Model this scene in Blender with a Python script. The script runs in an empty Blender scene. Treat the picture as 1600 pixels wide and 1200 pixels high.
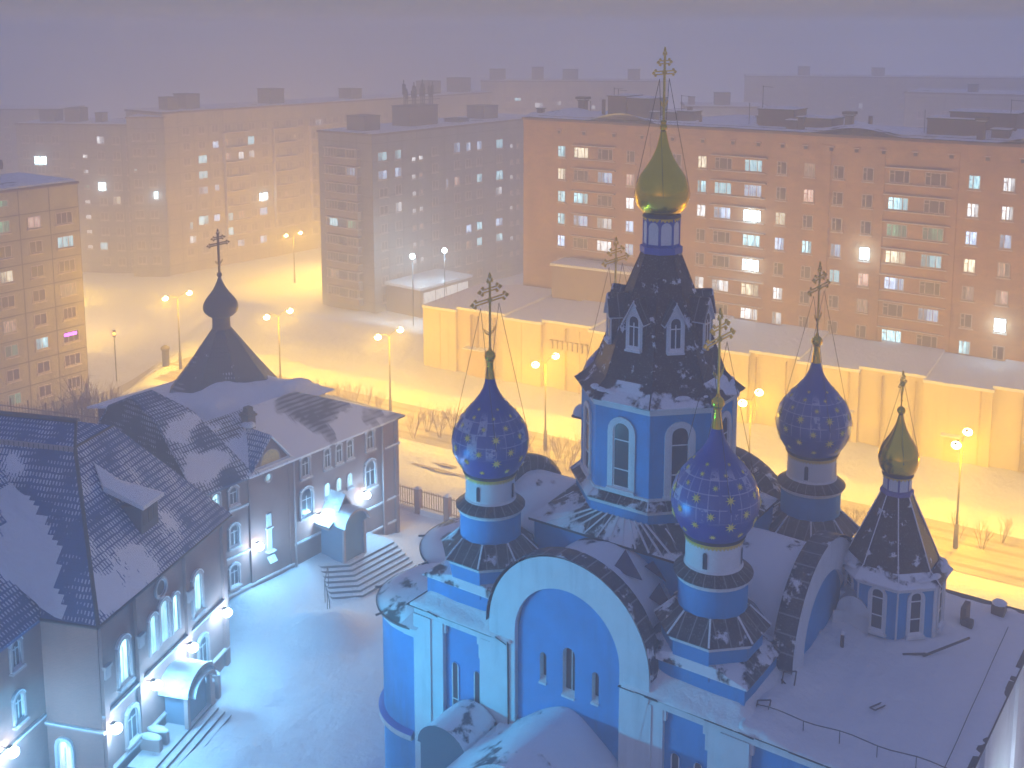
import bpy, math, random
from mathutils import Vector, Matrix, noise
R = math.radians
SC = bpy.context.scene
COL = SC.collection

# ---------------------------------------------------------------- camera, world, exposure
cam = bpy.data.objects.new("camera", bpy.data.cameras.new("camera"))
COL.objects.link(cam)
cam.location = (0, 0, 40)
cam.rotation_euler = (R(90 - 8.512), 0, 0)
cam.data.sensor_width = 36
cam.data.lens = 39.375
cam.data.shift_y = -0.1832          # rising/falling front, as in the photograph
cam.data.clip_start = 0.5
cam.data.clip_end = 4000
SC.camera = cam

SC.view_settings.view_transform = 'Standard'
SC.view_settings.look = 'None'
SC.view_settings.exposure = -0.22
SC.view_settings.gamma = 1
SC.render.engine = 'CYCLES'
cy = SC.cycles
cy.max_bounces = 5; cy.diffuse_bounces = 2; cy.glossy_bounces = 2; cy.transmission_bounces = 2
cy.transparent_max_bounces = 8; cy.volume_bounces = 2
cy.sample_clamp_direct = 30; cy.sample_clamp_indirect = 3
cy.use_denoising = True
cy.denoiser = 'OPENIMAGEDENOISE'
cy.caustics_reflective = False; cy.caustics_refractive = False

world = bpy.data.worlds.new("World"); SC.world = world
world.use_nodes = True
wt = world.node_tree; wn = wt.nodes; wl = wt.links
bg = wn["Background"]
sky = wn.new("ShaderNodeTexSky"); sky.sky_type = 'NISHITA'; sky.sun_disc = False
sky.sun_elevation = R(5.0); sky.sun_rotation = R(200); sky.altitude = 0
bg.inputs[1].default_value = 0.02
wl.new(sky.outputs[0], bg.inputs[0])
# thick snow cloud lit from below by the town: an even grey violet over the dusk sky
bg2 = wn.new("ShaderNodeBackground")
tc = wn.new("ShaderNodeTexCoord"); sep = wn.new("ShaderNodeSeparateXYZ")
wl.new(tc.outputs["Generated"], sep.inputs[0])
rmp = wn.new("ShaderNodeValToRGB")
rmp.color_ramp.elements[0].position = 0.0; rmp.color_ramp.elements[0].color = (0.23, 0.215, 0.275, 1)
rmp.color_ramp.elements[1].position = 0.6; rmp.color_ramp.elements[1].color = (0.16, 0.205, 0.50, 1)
e3 = rmp.color_ramp.elements.new(0.05); e3.color = (0.19, 0.20, 0.27, 1)
e2 = rmp.color_ramp.elements.new(0.16); e2.color = (0.105, 0.165, 0.27, 1)
wl.new(sep.outputs["Z"], rmp.inputs[0]); wl.new(rmp.outputs[0], bg2.inputs[0])
bg2.inputs[1].default_value = 1.0
addw = wn.new("ShaderNodeAddShader")
wl.new(bg.outputs[0], addw.inputs[0]); wl.new(bg2.outputs[0], addw.inputs[1])
wl.new(addw.outputs[0], wn["World Output"].inputs[0])

HAZE = 0.0064
P_SODIUM = 6700; C_SODIUM = (1.0, 0.57, 0.0)
P_FLOOD = 820; P_FLOOD_OUT = 60; P_FACADE = 12000; C_FLOOD = (0.15, 0.56, 1.0); C_FACADE = (0.02, 0.55, 1.0)

# ---------------------------------------------------------------- materials
def newmat(name):
    m = bpy.data.materials.new(name); m.use_nodes = True
    return m, m.node_tree.nodes, m.node_tree.links, m.node_tree.nodes["Principled BSDF"]

def mixc(n, l, fac, a, b):
    x = n.new("ShaderNodeMix"); x.data_type = 'RGBA'
    for s, v in ((x.inputs[0], fac), (x.inputs[6], a), (x.inputs[7], b)):
        if isinstance(v, (tuple, list)): s.default_value = (v[0], v[1], v[2], 1)
        elif isinstance(v, (int, float)): s.default_value = v
        else: l.new(v, s)
    return x.outputs[2]

def mth(n, l, op, a, b=None, c=None, clamp=False):
    x = n.new("ShaderNodeMath"); x.operation = op; x.use_clamp = clamp
    for i, v in enumerate((a, b, c)):
        if v is None: continue
        if isinstance(v, (int, float)): x.inputs[i].default_value = v
        else: l.new(v, x.inputs[i])
    return x.outputs[0]

def noisef(n, l, scale, detail=4, rough=0.55, vec=None, off=None):
    t = n.new("ShaderNodeTexNoise"); t.inputs["Scale"].default_value = scale
    t.inputs["Detail"].default_value = detail; t.inputs["Roughness"].default_value = rough
    if vec is None:
        g = n.new("ShaderNodeTexCoord"); vec = g.outputs["Object"]
    l.new(vec, t.inputs["Vector"])
    return t.outputs["Fac"]

def bump(n, l, bs, h, strength=0.3, dist=0.078):
    b = n.new("ShaderNodeBump"); b.inputs["Strength"].default_value = strength; b.inputs["Distance"].default_value = dist
    l.new(h, b.inputs["Height"]); l.new(b.outputs[0], bs.inputs["Normal"])

def streaks(n, l, sx=2.2, sz=0.16, seed=0):
    g = n.new("ShaderNodeTexCoord"); mp = n.new("ShaderNodeMapping"); l.new(g.outputs["Object"], mp.inputs[0])
    mp.inputs["Scale"].default_value = (sx, sx, sz); mp.inputs["Location"].default_value = (seed, seed, seed)
    return noisef(n, l, 1.0, 5, 0.65, vec=mp.outputs[0])

def M(name, col, rough=0.7, metal=0.0, var=0.12, scale=1.5, bmp=0.0, bscale=12, emit=None, estr=0, streak=0.0):
    m, n, l, b = newmat(name)
    b.inputs["Roughness"].default_value = rough; b.inputs["Metallic"].default_value = metal
    if var:
        f = noisef(n, l, scale)
        c2 = tuple(max(0, c * (1 - var * 2)) for c in col); c1 = tuple(min(1, c * (1 + var)) for c in col)
        base = mixc(n, l, f, c2, c1)
        if streak:
            st = n.new("ShaderNodeMapRange"); st.inputs[1].default_value = 0.52; st.inputs[2].default_value = 0.75; l.new(streaks(n, l), st.inputs[0])
            base = mixc(n, l, mth(n, l, 'MULTIPLY', st.outputs[0], streak), base, tuple(c * 0.45 + 0.03 for c in col))
        l.new(base, b.inputs["Base Color"])
    else:
        b.inputs["Base Color"].default_value = (*col, 1)
    if bmp:
        bump(n, l, b, noisef(n, l, bscale, 6), bmp)
    if emit:
        b.inputs["Emission Color"].default_value = (*emit, 1); b.inputs["Emission Strength"].default_value = estr
    return m

def snow_mat(name, dirt=0.06, col=(0.86, 0.87, 0.9)):
    m, n, l, b = newmat(name)
    f = noisef(n, l, 0.5, 5)
    l.new(mixc(n, l, f, tuple(c * (1 - dirt) for c in col), col), b.inputs["Base Color"])
    b.inputs["Roughness"].default_value = 0.85
    s = mth(n, l, 'ADD', noisef(n, l, 1.3, 6, 0.6), mth(n, l, 'MULTIPLY', noisef(n, l, 9, 4, 0.7), 0.12))
    bump(n, l, b, s, 0.6, 0.35)
    return m

def sheet_roof(name, tile, T, soft=0.05, scale=0.8, seam=0.0, rough=0.5, snowc=(0.84, 0.85, 0.89)):
    """dark sheet roofing with wind-blown snow lying in patches; T = share of snow"""
    m, n, l, b = newmat(name)
    f = noisef(n, l, scale, 6, 0.6)
    fine = noisef(n, l, 14, 4, 0.7)
    v = mth(n, l, 'ADD', f, mth(n, l, 'MULTIPLY', mth(n, l, 'SUBTRACT', fine, 0.5), 0.08))
    lo = 0.72 - 0.44 * T
    mr = n.new("ShaderNodeMapRange"); mr.inputs[1].default_value = lo; mr.inputs[2].default_value = lo + soft
    l.new(v, mr.inputs[0])
    mask = mr.outputs[0]
    if seam:
        uv = n.new("ShaderNodeUVMap"); sp = n.new("ShaderNodeSeparateXYZ"); l.new(uv.outputs[0], sp.inputs[0])
        fr = mth(n, l, 'FRACT', mth(n, l, 'DIVIDE', sp.outputs[0], seam))
        ln = mth(n, l, 'LESS_THAN', fr, 0.09)
        mask = mth(n, l, 'MAXIMUM', mask, mth(n, l, 'MULTIPLY', ln, 0.28))
    speck = mth(n, l, 'MULTIPLY', mth(n, l, 'GREATER_THAN', fine, 0.60), 0.26)
    mask = mth(n, l, 'MAXIMUM', mask, speck)
    tv = mixc(n, l, noisef(n, l, 3, 5), tuple(c * 0.55 for c in tile), tuple(c * 1.5 for c in tile))
    l.new(mixc(n, l, mask, tv, snowc), b.inputs["Base Color"])
    rr = mth(n, l, 'MULTIPLY_ADD', mask, 0.85 - rough, rough); l.new(rr, b.inputs["Roughness"]); b.inputs["Specular IOR Level"].default_value = 0.2
    bump(n, l, b, mth(n, l, 'ADD', mask, mth(n, l, 'MULTIPLY', fine, 0.2)), 0.7, 0.14)
    return m

def tile_roof(name, tile, T1, T2, pu=0.21, pv=0.38, scale=0.16, off=(0, 0, 0), snowc=(0.84, 0.85, 0.9), spots=(), amp=0.7):
    """profiled tiles: snow dashes lodged behind each tile, full snow where it has settled"""
    m, n, l, b = newmat(name)
    uv = n.new("ShaderNodeUVMap"); sp = n.new("ShaderNodeSeparateXYZ"); l.new(uv.outputs[0], sp.inputs[0])
    wob = mth(n, l, 'MULTIPLY', mth(n, l, 'SUBTRACT', noisef(n, l, 2.5, 3), 0.5), 0.25)
    fv = mth(n, l, 'FRACT', mth(n, l, 'ADD', mth(n, l, 'DIVIDE', sp.outputs[1], pv), wob))
    uu = mth(n, l, 'ADD', mth(n, l, 'DIVIDE', sp.outputs[0], pu), mth(n, l, 'MULTIPLY', fv, 0.25))
    fu = mth(n, l, 'FRACT', uu)
    mp = n.new("ShaderNodeMapping"); mp.inputs["Location"].default_value = off
    g = n.new("ShaderNodeTexCoord"); l.new(g.outputs["Object"], mp.inputs[0])
    f = mth(n, l, 'MULTIPLY_ADD', noisef(n, l, scale, 3, 0.55, vec=mp.outputs[0]), amp, 0.5 - 0.5 * amp)
    for c_, r_, a_ in spots:      # where the wind has left a drift, or swept the tiles bare
        vd = n.new("ShaderNodeVectorMath"); vd.operation = 'DISTANCE'; l.new(g.outputs["Object"], vd.inputs[0]); vd.inputs[1].default_value = c_
        sm = n.new("ShaderNodeMapRange"); sm.interpolation_type = 'SMOOTHSTEP'; sm.inputs[1].default_value = r_; sm.inputs[2].default_value = r_ * 0.25
        sm.inputs[3].default_value = 0.0; sm.inputs[4].default_value = a_; l.new(vd.outputs["Value"], sm.inputs[0])
        f = mth(n, l, 'ADD', f, sm.outputs[0])
    jit = mth(n, l, 'ADD', mth(n, l, 'MULTIPLY', mth(n, l, 'SUBTRACT', noisef(n, l, 1.9, 4, 0.7), 0.5), 0.16), mth(n, l, 'MULTIPLY', mth(n, l, 'SUBTRACT', noisef(n, l, 0.6, 4, 0.65), 0.5), 0.62))
    mr = n.new("ShaderNodeMapRange"); mr.inputs[1].default_value = T2; mr.inputs[2].default_value = T1; mr.clamp = True
    mr.inputs[3].default_value = 0.0; mr.inputs[4].default_value = 1.0
    l.new(mth(n, l, 'ADD', f, jit), mr.inputs[0]); w = mr.outputs[0]
    stripe = mth(n, l, 'LESS_THAN', fu, mth(n, l, 'MULTIPLY_ADD', w, 0.55, 0.24))
    long_ = mth(n, l, 'GREATER_THAN', fv, mth(n, l, 'MULTIPLY_ADD', w, -0.62, 0.62))
    full = mth(n, l, 'GREATER_THAN', mth(n, l, 'ADD', w, mth(n, l, 'MULTIPLY', stripe, 0.12)), 0.93)
    seen = mth(n, l, 'GREATER_THAN', w, 0.04)
    mask = mth(n, l, 'MAXIMUM', full, mth(n, l, 'MULTIPLY', mth(n, l, 'MULTIPLY', stripe, long_), mth(n, l, 'MULTIPLY', seen, mth(n, l, 'MULTIPLY_ADD', w, 0.35, 0.6))))
    tv = mixc(n, l, noisef(n, l, 2.0, 4), tuple(c * 0.6 for c in tile), tuple(c * 1.4 for c in tile))
    l.new(mixc(n, l, mask, tv, snowc), b.inputs["Base Color"])
    b.inputs["Roughness"].default_value = 0.7
    hgt = mth(n, l, 'ADD', mth(n, l, 'MULTIPLY', full, 0.8), mth(n, l, 'ADD', mth(n, l, 'MULTIPLY', stripe, 0.25), mth(n, l, 'MULTIPLY', fv, 0.5)))
    bump(n, l, b, hgt, 0.7, 0.06)
    return m

def brick_mat(name, c1, c2, mortar, bw=0.5, bh=0.15, ms=0.02, offset=0.5, var=0.1):
    m, n, l, b = newmat(name)
    uv = n.new("ShaderNodeUVMap")
    t = n.new("ShaderNodeTexBrick"); l.new(uv.outputs[0], t.inputs["Vector"])
    t.inputs["Scale"].default_value = 1; t.inputs["Brick Width"].default_value = bw; t.inputs["Row Height"].default_value = bh
    t.inputs["Mortar Size"].default_value = ms; t.offset = offset
    t.inputs["Color1"].default_value = (*c1, 1); t.inputs["Color2"].default_value = (*c2, 1); t.inputs["Mortar"].default_value = (*mortar, 1)
    f = noisef(n, l, 0.35, 6, 0.65)
    x = n.new("ShaderNodeMix"); x.data_type = 'RGBA'; x.blend_type = 'MULTIPLY'; x.inputs[0].default_value = 1
    l.new(t.outputs[0], x.inputs[6])
    l.new(mixc(n, l, f, (1 - 3 * var,) * 3, (1 + 2 * var,) * 3), x.inputs[7])
    st = n.new("ShaderNodeMapRange"); st.inputs[1].default_value = 0.5; st.inputs[2].default_value = 0.8; l.new(streaks(n, l, 0.5, 0.07), st.inputs[0])
    l.new(mixc(n, l, mth(n, l, 'MULTIPLY', st.outputs[0], 0.5), x.outputs[2], tuple(c * 0.5 for c in c2)), b.inputs["Base Color"]); b.inputs["Roughness"].default_value = 0.9
    bump(n, l, b, t.outputs["Fac"], 0.3, -0.02)
    return m

def lit_mat(name, col, strength):
    """a lit window: curtains and furniture make it uneven, each window differently"""
    m, n, l, b = newmat(name)
    oi = n.new("ShaderNodeObjectInfo"); g = n.new("ShaderNodeTexCoord")
    mp = n.new("ShaderNodeMapping"); l.new(g.outputs["Object"], mp.inputs[0])
    cb = n.new("ShaderNodeCombineXYZ"); l.new(mth(n, l, 'MULTIPLY', oi.outputs["Random"], 37), cb.inputs[0])
    l.new(mth(n, l, 'MULTIPLY', oi.outputs["Random"], 91), cb.inputs[2]); l.new(cb.outputs[0], mp.inputs["Location"])
    mp.inputs["Scale"].default_value = (3.2, 1, 0.7)
    f = noisef(n, l, 1.3, 3, 0.6, vec=mp.outputs[0])
    s = mth(n, l, 'MULTIPLY', mth(n, l, 'MULTIPLY_ADD', f, 2.6, -0.55, clamp=False), strength)
    sx = n.new("ShaderNodeSeparateXYZ"); l.new(g.outputs["Object"], sx.inputs[0])
    half = mth(n, l, 'GREATER_THAN', mth(n, l, 'MULTIPLY', sx.outputs[0], mth(n, l, 'MULTIPLY_ADD', mth(n, l, 'GREATER_THAN', oi.outputs["Random"], .5), 2, -1)), 0.12)
    cur = mth(n, l, 'MULTIPLY_ADD', mth(n, l, 'MULTIPLY', half, mth(n, l, 'LESS_THAN', mth(n, l, 'FRACT', mth(n, l, 'MULTIPLY', oi.outputs["Random"], 17)), .6)), -0.6, 1)
    fold = mth(n, l, 'MULTIPLY_ADD', mth(n, l, 'SINE', mth(n, l, 'MULTIPLY', sx.outputs[0], 26)), .15, .9)
    low = mth(n, l, 'MULTIPLY_ADD', sx.outputs[2], .25, 1.0)
    s = mth(n, l, 'MULTIPLY', mth(n, l, 'MULTIPLY', s, cur), mth(n, l, 'MULTIPLY', fold, low))
    s = mth(n, l, 'MAXIMUM', s, strength * 0.12)
    s = mth(n, l, 'MULTIPLY', s, mth(n, l, 'MULTIPLY_ADD', oi.outputs["Random"], 0.9, 0.5))
    b.inputs["Base Color"].default_value = (0.1, 0.1, 0.1, 1)
    b.inputs["Emission Color"].default_value = (*col, 1); l.new(s, b.inputs["Emission Strength"])
    try: m.cycles.emission_sampling = 'NONE'
    except Exception: pass
    return m

SNOW = snow_mat("snow")
SNOWR = snow_mat("roof_snow", 0.1)
BLUE = M("blue_plaster", (0.008, 0.30, 0.68), 0.75, var=0.16, scale=0.9, bmp=0.15, bscale=6, streak=0.45)
TRIM = M("white_plaster", (0.72, 0.76, 0.8), 0.75, var=0.10, scale=0.8, bmp=0.12, bscale=5, streak=0.4)
DRUMW = M("white_drum_plaster", (0.78, 0.78, 0.8), 0.7, var=0.08, scale=1.2)
SHEET = sheet_roof("dark_sheet_roof", (0.045, 0.04, 0.045), 0.22, seam=0.55)
SHEETS = sheet_roof("dark_sheet_roof_snowier", (0.045, 0.042, 0.05), 0.55, seam=0.7, scale=0.6)
SPIRE = sheet_roof("slate_spire", (0.045, 0.032, 0.032), 0.30, seam=0.0, scale=1.6)
FLARE = sheet_roof("slate_spire_eave", (0.045, 0.033, 0.034), 0.62, scale=0.55)
VAULT = sheet_roof("vault_snow_roof", (0.03, 0.04, 0.09), 0.80, scale=0.45)
GOLD = M("gilded_metal", (1.0, 0.66, 0.03), 0.22, 1.0, var=0.08, scale=3, bmp=0.10, bscale=3)
GOLDP = M("gold_leaf_ornament", (1.0, 0.64, 0.07), 0.4, 0.1, var=0.2, scale=6)
GOLDF = M("gold_paint", (1.0, 0.80, 0.18), 0.4, 0.0, var=0.1, emit=None)
GLASS = M("dark_window_glass", (0.035, 0.045, 0.06), 0.12, 0.0, var=0.3, scale=1.2)
FRAMEW = M("white_window_frame", (0.75, 0.78, 0.8), 0.6, var=0.05)
FRAMEB = M("weathered_window_frame", (0.60, 0.50, 0.44), 0.7, var=0.1)
WIRE = M("stay_cable_metal", (0.06, 0.05, 0.05), 0.5, 0.6, var=0)
IRON = M("dark_iron", (0.05, 0.05, 0.055), 0.6, 0.5, var=0.1)
RUST = M("rusty_roof_metal", (0.12, 0.09, 0.08), 0.7, 0.2, var=0.2)
HBRICK = brick_mat("parish_brick", (0.25, 0.12, 0.10), (0.18, 0.085, 0.08), (0.22, 0.17, 0.16), 0.26, 0.085, 0.014)
HTRIM = M("pale_brick_trim", (0.42, 0.36, 0.36), 0.8, var=0.1)
HTILE = tile_roof("parish_tiles", (0.006, 0.07, 0.26), 0.66, 0.36, spots=(((7.4, -9.6, 10.5), 2.5, .3), ((5.4, -6.2, 11.1), 2.0, .17), ((8.4, -12.2, 10.6), 1.6, .28), ((6.4, -12.1, 12.8), 1.1, .2), ((4.0, -10.4, 14.8), 1.6, .1)))
HTILE2 = tile_roof("parish_front_tiles", (0.004, 0.07, 0.25), 0.72, 0.42, off=(7, 3, 1), amp=0.5, spots=(((3.0, -14.9, 11.1), 3.0, .48), ((-0.8, -12.6, 14.9), 2.8, .2), ((2.4, -11.6, 15.2), 1.6, .12), ((5.6, -12.7, 12.4), 2.8, -.12), ((2.0, -13.0, 13.4), 2.6, -.16)))
HGAMB = tile_roof("gambrel_tiles", (0.010, 0.05, 0.15), 0.66, 0.36, off=(3, 1, 2), spots=(((-2.9, 0.9, 13.1), 1.5, .3), ((-3.3, 2.2, 13.4), 1.0, .25), ((-0.8, 0.8, 11.0), 1.9, .3), ((-0.9, 2.4, 11.0), 1.4, .32), ((0.2, 2.6, 10.0), 1.2, -.3)))
HDARK = tile_roof("parish_gable_tiles", (0.022, 0.03, 0.05), 0.78, 0.50, off=(2, 9, 4))
HSNOWY = tile_roof("parish_wing_tiles", (0.05, 0.05, 0.075), 0.56, 0.28, off=(15, 3, 8), scale=0.2, spots=(((-2.4, 11.5, 11.9), 3.2, -.16), ((-1.6, 14.5, 11.2), 2.6, -.14), ((-0.4, 8.5, 10.3), 4.0, .25), ((0, 14, 9.9), 2.5, .2), ((-0.9, 5.5, 10.9), 2.5, .2)))
BBRICK = brick_mat("orange_brick_block", (0.52, 0.30, 0.16), (0.43, 0.24, 0.13), (0.46, 0.32, 0.2), 1.0, 0.35, 0.03, var=0.14)
PANEL = brick_mat("concrete_panels", (0.44, 0.38, 0.27), (0.40, 0.34, 0.25), (0.10, 0.085, 0.07), 3.7, 2.8, 0.06, 0.0, var=0.16)
PANEL2 = brick_mat("grey_concrete_panels", (0.33, 0.29, 0.27), (0.30, 0.265, 0.25), (0.13, 0.11, 0.10), 3.4, 2.8, 0.05, 0.0, var=0.14)
PANEL3 = brick_mat("beige_concrete_panels", (0.46, 0.37, 0.27), (0.40, 0.33, 0.25), (0.18, 0.14, 0.11), 3.2, 2.8, 0.05, 0.0, var=0.14)
LOWWALL = M("low_hall_plaster", (0.80, 0.66, 0.40), 0.85, var=0.16, scale=0.25, streak=0.35)
BALC = M("balcony_cladding", (0.36, 0.26, 0.2), 0.8, var=0.12, scale=1)
LEDGE = M("snowy_ledge", (0.62, 0.52, 0.46), 0.8, var=0.05)
ROOFDK = sheet_roof("bitumen_flat_roof", (0.06, 0.045, 0.045), 0.9, scale=0.22)
BOXDK = M("rooftop_brick_shaft", (0.16, 0.10, 0.09), 0.9, var=0.2, scale=0.8)
ROAD = M("packed_snow_road", (0.52, 0.47, 0.42), 0.75, var=0.2, scale=0.35, bmp=0.3, bscale=1.5)
TWIG = M("frosted_twigs", (0.30, 0.22, 0.15), 0.9, var=0.1)
CONC = M("lamp_post_concrete", (0.14, 0.12, 0.10), 0.8, var=0.1)
STONE = M("step_riser_stone", (0.10, 0.11, 0.14), 0.9, var=0.1)
FENCE = M("fence_paint", (0.16, 0.10, 0.08), 0.8, var=0.1)
LENS_S = M("sodium_lens", (1, 0.8, 0.4), 0.5, var=0, emit=(1.0, 0.72, 0.28), estr=55)
LENS_F = M("floodlight_lens", (1, 1, 1), 0.5, var=0, emit=(0.7, 0.93, 1.0), estr=160)
LENS_A = M("amber_lens", (1, 0.4, 0.1), 0.5, var=0, emit=(1.0, 0.35, 0.05), estr=12)
LENS_P = M("violet_grow_lamp", (0.6, 0.1, 1), 0.5, var=0, emit=(0.75, 0.12, 1.0), estr=7)
for _m in (LENS_S, LENS_F, LENS_A, LENS_P):
    _m.cycles.emission_sampling = 'NONE'
LIT = {
    'd': M("unlit_window", (0.13, 0.085, 0.07), 0.35, var=0.3, scale=0.4),
    'c': lit_mat("window_cyan_light", (0.45, 0.85, 1.0), 3.0),
    'w': lit_mat("window_white_light", (0.92, 0.95, 1.0), 3.0),
    'y': lit_mat("window_yellow_light", (1.0, 0.87, 0.62), 2.6),
    'b': lit_mat("window_blue_light", (0.5, 0.68, 1.0), 3.0),
    'm': lit_mat("window_dim_curtain", (1.0, 0.62, 0.42), 0.75),
    'p': lit_mat("window_pink_light", (1.0, 0.62, 0.5), 1.9),
    'g': lit_mat("window_green_curtain", (0.4, 0.85, 0.55), 0.9),
    'B': lit_mat("window_bright_lamp", (0.6, 0.88, 1.0), 22.0),
}

# ---------------------------------------------------------------- mesh helpers
class MB:
    def __init__(s, xf=None):
        s.v = []; s.f = []; s.m = []; s.uv = []; s.s = []; s.xf = xf
    def face(s, pts, m=0, smooth=False, uv=None):
        pts = [Vector(p) for p in pts]
        if uv is None:
            nr = Vector((0, 0, 0))
            for i in range(len(pts)):
                a, b = pts[i], pts[(i + 1) % len(pts)]
                nr += a.cross(b)
            if nr.length < 1e-12: return
            nr.normalize()
            if abs(nr.z) > 0.9995: uu, vv = Vector((1, 0, 0)), Vector((0, 1, 0))
            else:
                uu = Vector((0, 0, 1)).cross(nr).normalized(); vv = nr.cross(uu)
            uv = [(p.dot(uu), p.dot(vv)) for p in pts]
        if s.xf is not None: pts = [s.xf @ p for p in pts]
        k = len(s.v); s.v += [tuple(p) for p in pts]
        s.f.append(list(range(k, k + len(pts)))); s.m.append(m); s.s.append(smooth); s.uv += uv
    def box(s, x0, x1, y0, y1, z0, z1, m=0, mt=None, mat=None):
        c = [Vector((x, y, z)) for z in (z0, z1) for y in (y0, y1) for x in (x0, x1)]
        if mat is not None: c = [mat @ p for p in c]
        for q, t in (((0, 2, 3, 1), 0), ((4, 5, 7, 6), 1), ((0, 1, 5, 4), 0), ((1, 3, 7, 5), 0), ((3, 2, 6, 7), 0), ((2, 0, 4, 6), 0)):
            s.face([c[i] for i in q], (mt if (t and mt is not None) else m))
    def loft(s, rings, m=0, smooth=False, close=True, capb=False, capt=False, mc=None):
        for a, b in zip(rings, rings[1:]):
            n = len(a)
            for i in range(n if close else n - 1):
                j = (i + 1) % n
                pts = [a[i], a[j], b[j], b[i]]
                if (Vector(pts[2]) - Vector(pts[3])).length < 1e-6: pts = pts[:3]
                s.face(pts, m, smooth)
        if capb: s.face(list(reversed(rings[0])), m if mc is None else mc)
        if capt: s.face(rings[-1], m if mc is None else mc)
    def lathe(s, prof, cx=0, cy=0, z0=0, n=24, m=0, smooth=True, a0=0.0, a1=360.0, uw=1.0, capt=False):
        full = abs(a1 - a0 - 360) < 1e-6
        L = [0]
        for (r0, h0), (r1, h1) in zip(prof, prof[1:]): L.append(L[-1] + math.hypot(r1 - r0, h1 - h0))
        for k in range(len(prof) - 1):
            (r0, h0), (r1, h1) = prof[k], prof[k + 1]
            for i in range(n):
                t0 = R(a0 + (a1 - a0) * i / n); t1 = R(a0 + (a1 - a0) * (i + 1) / n)
                P = lambda r, t, h: (cx + r * math.cos(t), cy + r * math.sin(t), z0 + h)
                u0, u1 = uw * i, uw * (i + 1)
                pts = [P(r0, t0, h0), P(r0, t1, h0), P(r1, t1, h1), P(r1, t0, h1)]
                uv = [(u0, L[k]), (u1, L[k]), (u1, L[k + 1]), (u0, L[k + 1])]
                if r0 < 1e-5: pts = pts[1:]; uv = uv[1:]
                elif r1 < 1e-5: pts = pts[:3]; uv = uv[:3]
                s.face(pts, m, smooth, uv)
        if capt:
            r, h = prof[-1]
            s.face([(cx + r * math.cos(R(a0 + (a1 - a0) * i / n)), cy + r * math.sin(R(a0 + (a1 - a0) * i / n)), z0 + h) for i in range(n)], m)
    def tube(s, p0, p1, r, n=5, m=0, r1=None):
        p0, p1 = Vector(p0), Vector(p1); d = (p1 - p0)
        if d.length < 1e-6: return
        d.normalize(); a = d.orthogonal().normalized(); b = d.cross(a); r1 = r if r1 is None else r1
        ra = [p0 + (a * math.cos(2 * math.pi * i / n) + b * math.sin(2 * math.pi * i / n)) * r for i in range(n)]
        rb = [p1 + (a * math.cos(2 * math.pi * i / n) + b * math.sin(2 * math.pi * i / n)) * r1 for i in range(n)]
        s.loft([ra, rb], m, n > 5, capb=True, capt=True)
    def path(s, pts, r, n=5, m=0):
        for a, b in zip(pts, pts[1:]): s.tube(a, b, r, n, m)
    def blob(s, c, rx, ry, rz, m=0, n=10, k=5, rot=0):
        rings = []
        for i in range(k + 1):
            t = math.pi / 2 * i / k
            rings.append([(c[0] + math.cos(t) * (rx * math.cos(a) * math.cos(rot) - ry * math.sin(a) * math.sin(rot)),
                           c[1] + math.cos(t) * (rx * math.cos(a) * math.sin(rot) + ry * math.sin(a) * math.cos(rot)),
                           c[2] + rz * math.sin(t)) for a in [2 * math.pi * j / n for j in range(n)]])
        s.loft(rings, m, True)
    def sphere(s, c, r, m=0, n=12, k=8, sz=1.0):
        prof = [(max(0, r * math.sin(math.pi * i / k)), -r * sz * math.cos(math.pi * i / k)) for i in range(k + 1)]
        s.lathe(prof, c[0], c[1], c[2], n, m)
    def build(s, name, mats, parent=None, merge=True):
        me = bpy.data.meshes.new(name)
        me.from_pydata(s.v, [], s.f)
        uvl = me.uv_layers.new(name="UVMap")
        uvl.data.foreach_set("uv", [c for p in s.uv for c in p])
        me.polygons.foreach_set("material_index", s.m); me.polygons.foreach_set("use_smooth", s.s)
        for mm in mats: me.materials.append(mm)
        if merge:
            import bmesh
            bm = bmesh.new(); bm.from_mesh(me)
            bmesh.ops.remove_doubles(bm, verts=bm.verts, dist=1e-4)
            bm.to_mesh(me); bm.free()
        me.update()
        o = bpy.data.objects.new(name, me); COL.objects.link(o)
        if parent is not None: o.parent = parent
        return o

def tag(o, label=None, cat=None, group=None, kind=None):
    if label: o["label"] = label
    if cat: o["category"] = cat
    if group: o["group"] = group
    if kind: o["kind"] = kind
    return o

def empty(name, loc, rz=0, label=None, cat=None, group=None):
    o = bpy.data.objects.new(name, None); COL.objects.link(o)
    o.location = loc; o.rotation_euler = (0, 0, rz); o.empty_display_size = 0.5
    return tag(o, label, cat, group)

def kids(o): return [c for c in list(COL.objects) if c.parent == o]
def copy_tree(o, parent=None, _k=None):
    if _k is None:
        _k = {}
        for c in COL.objects:
            if c.parent is not None: _k.setdefault(c.parent, []).append(c)
    c = o.copy(); COL.objects.link(c)
    if parent is not None: c.parent = parent
    for ch in _k.get(o, []): copy_tree(ch, c, _k)
    return c

def inst(me_obj, parent, loc, rz=0, first=None, scale=None):
    """place a ready mesh object, or a copy of it once it has been placed"""
    if me_obj.get("_used"): o = me_obj.copy(); COL.objects.link(o)
    else: o = me_obj; o["_used"] = 1
    o.parent = parent; o.location = loc; o.rotation_euler = (0, 0, rz)
    if scale: o.scale = scale
    return o

def lamp_light(name, parent, loc, power, color, size=0.12, spot=None):
    ld = bpy.data.lights.new(name, 'SPOT' if spot else 'POINT')
    ld.energy = power; ld.color = color; ld.shadow_soft_size = size
    o = bpy.data.objects.new(name, ld); COL.objects.link(o); o.parent = parent; o.location = loc
    if spot:
        ld.spot_size = spot[0]; ld.spot_blend = 0.6; o.rotation_euler = spot[1]
    return o

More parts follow.
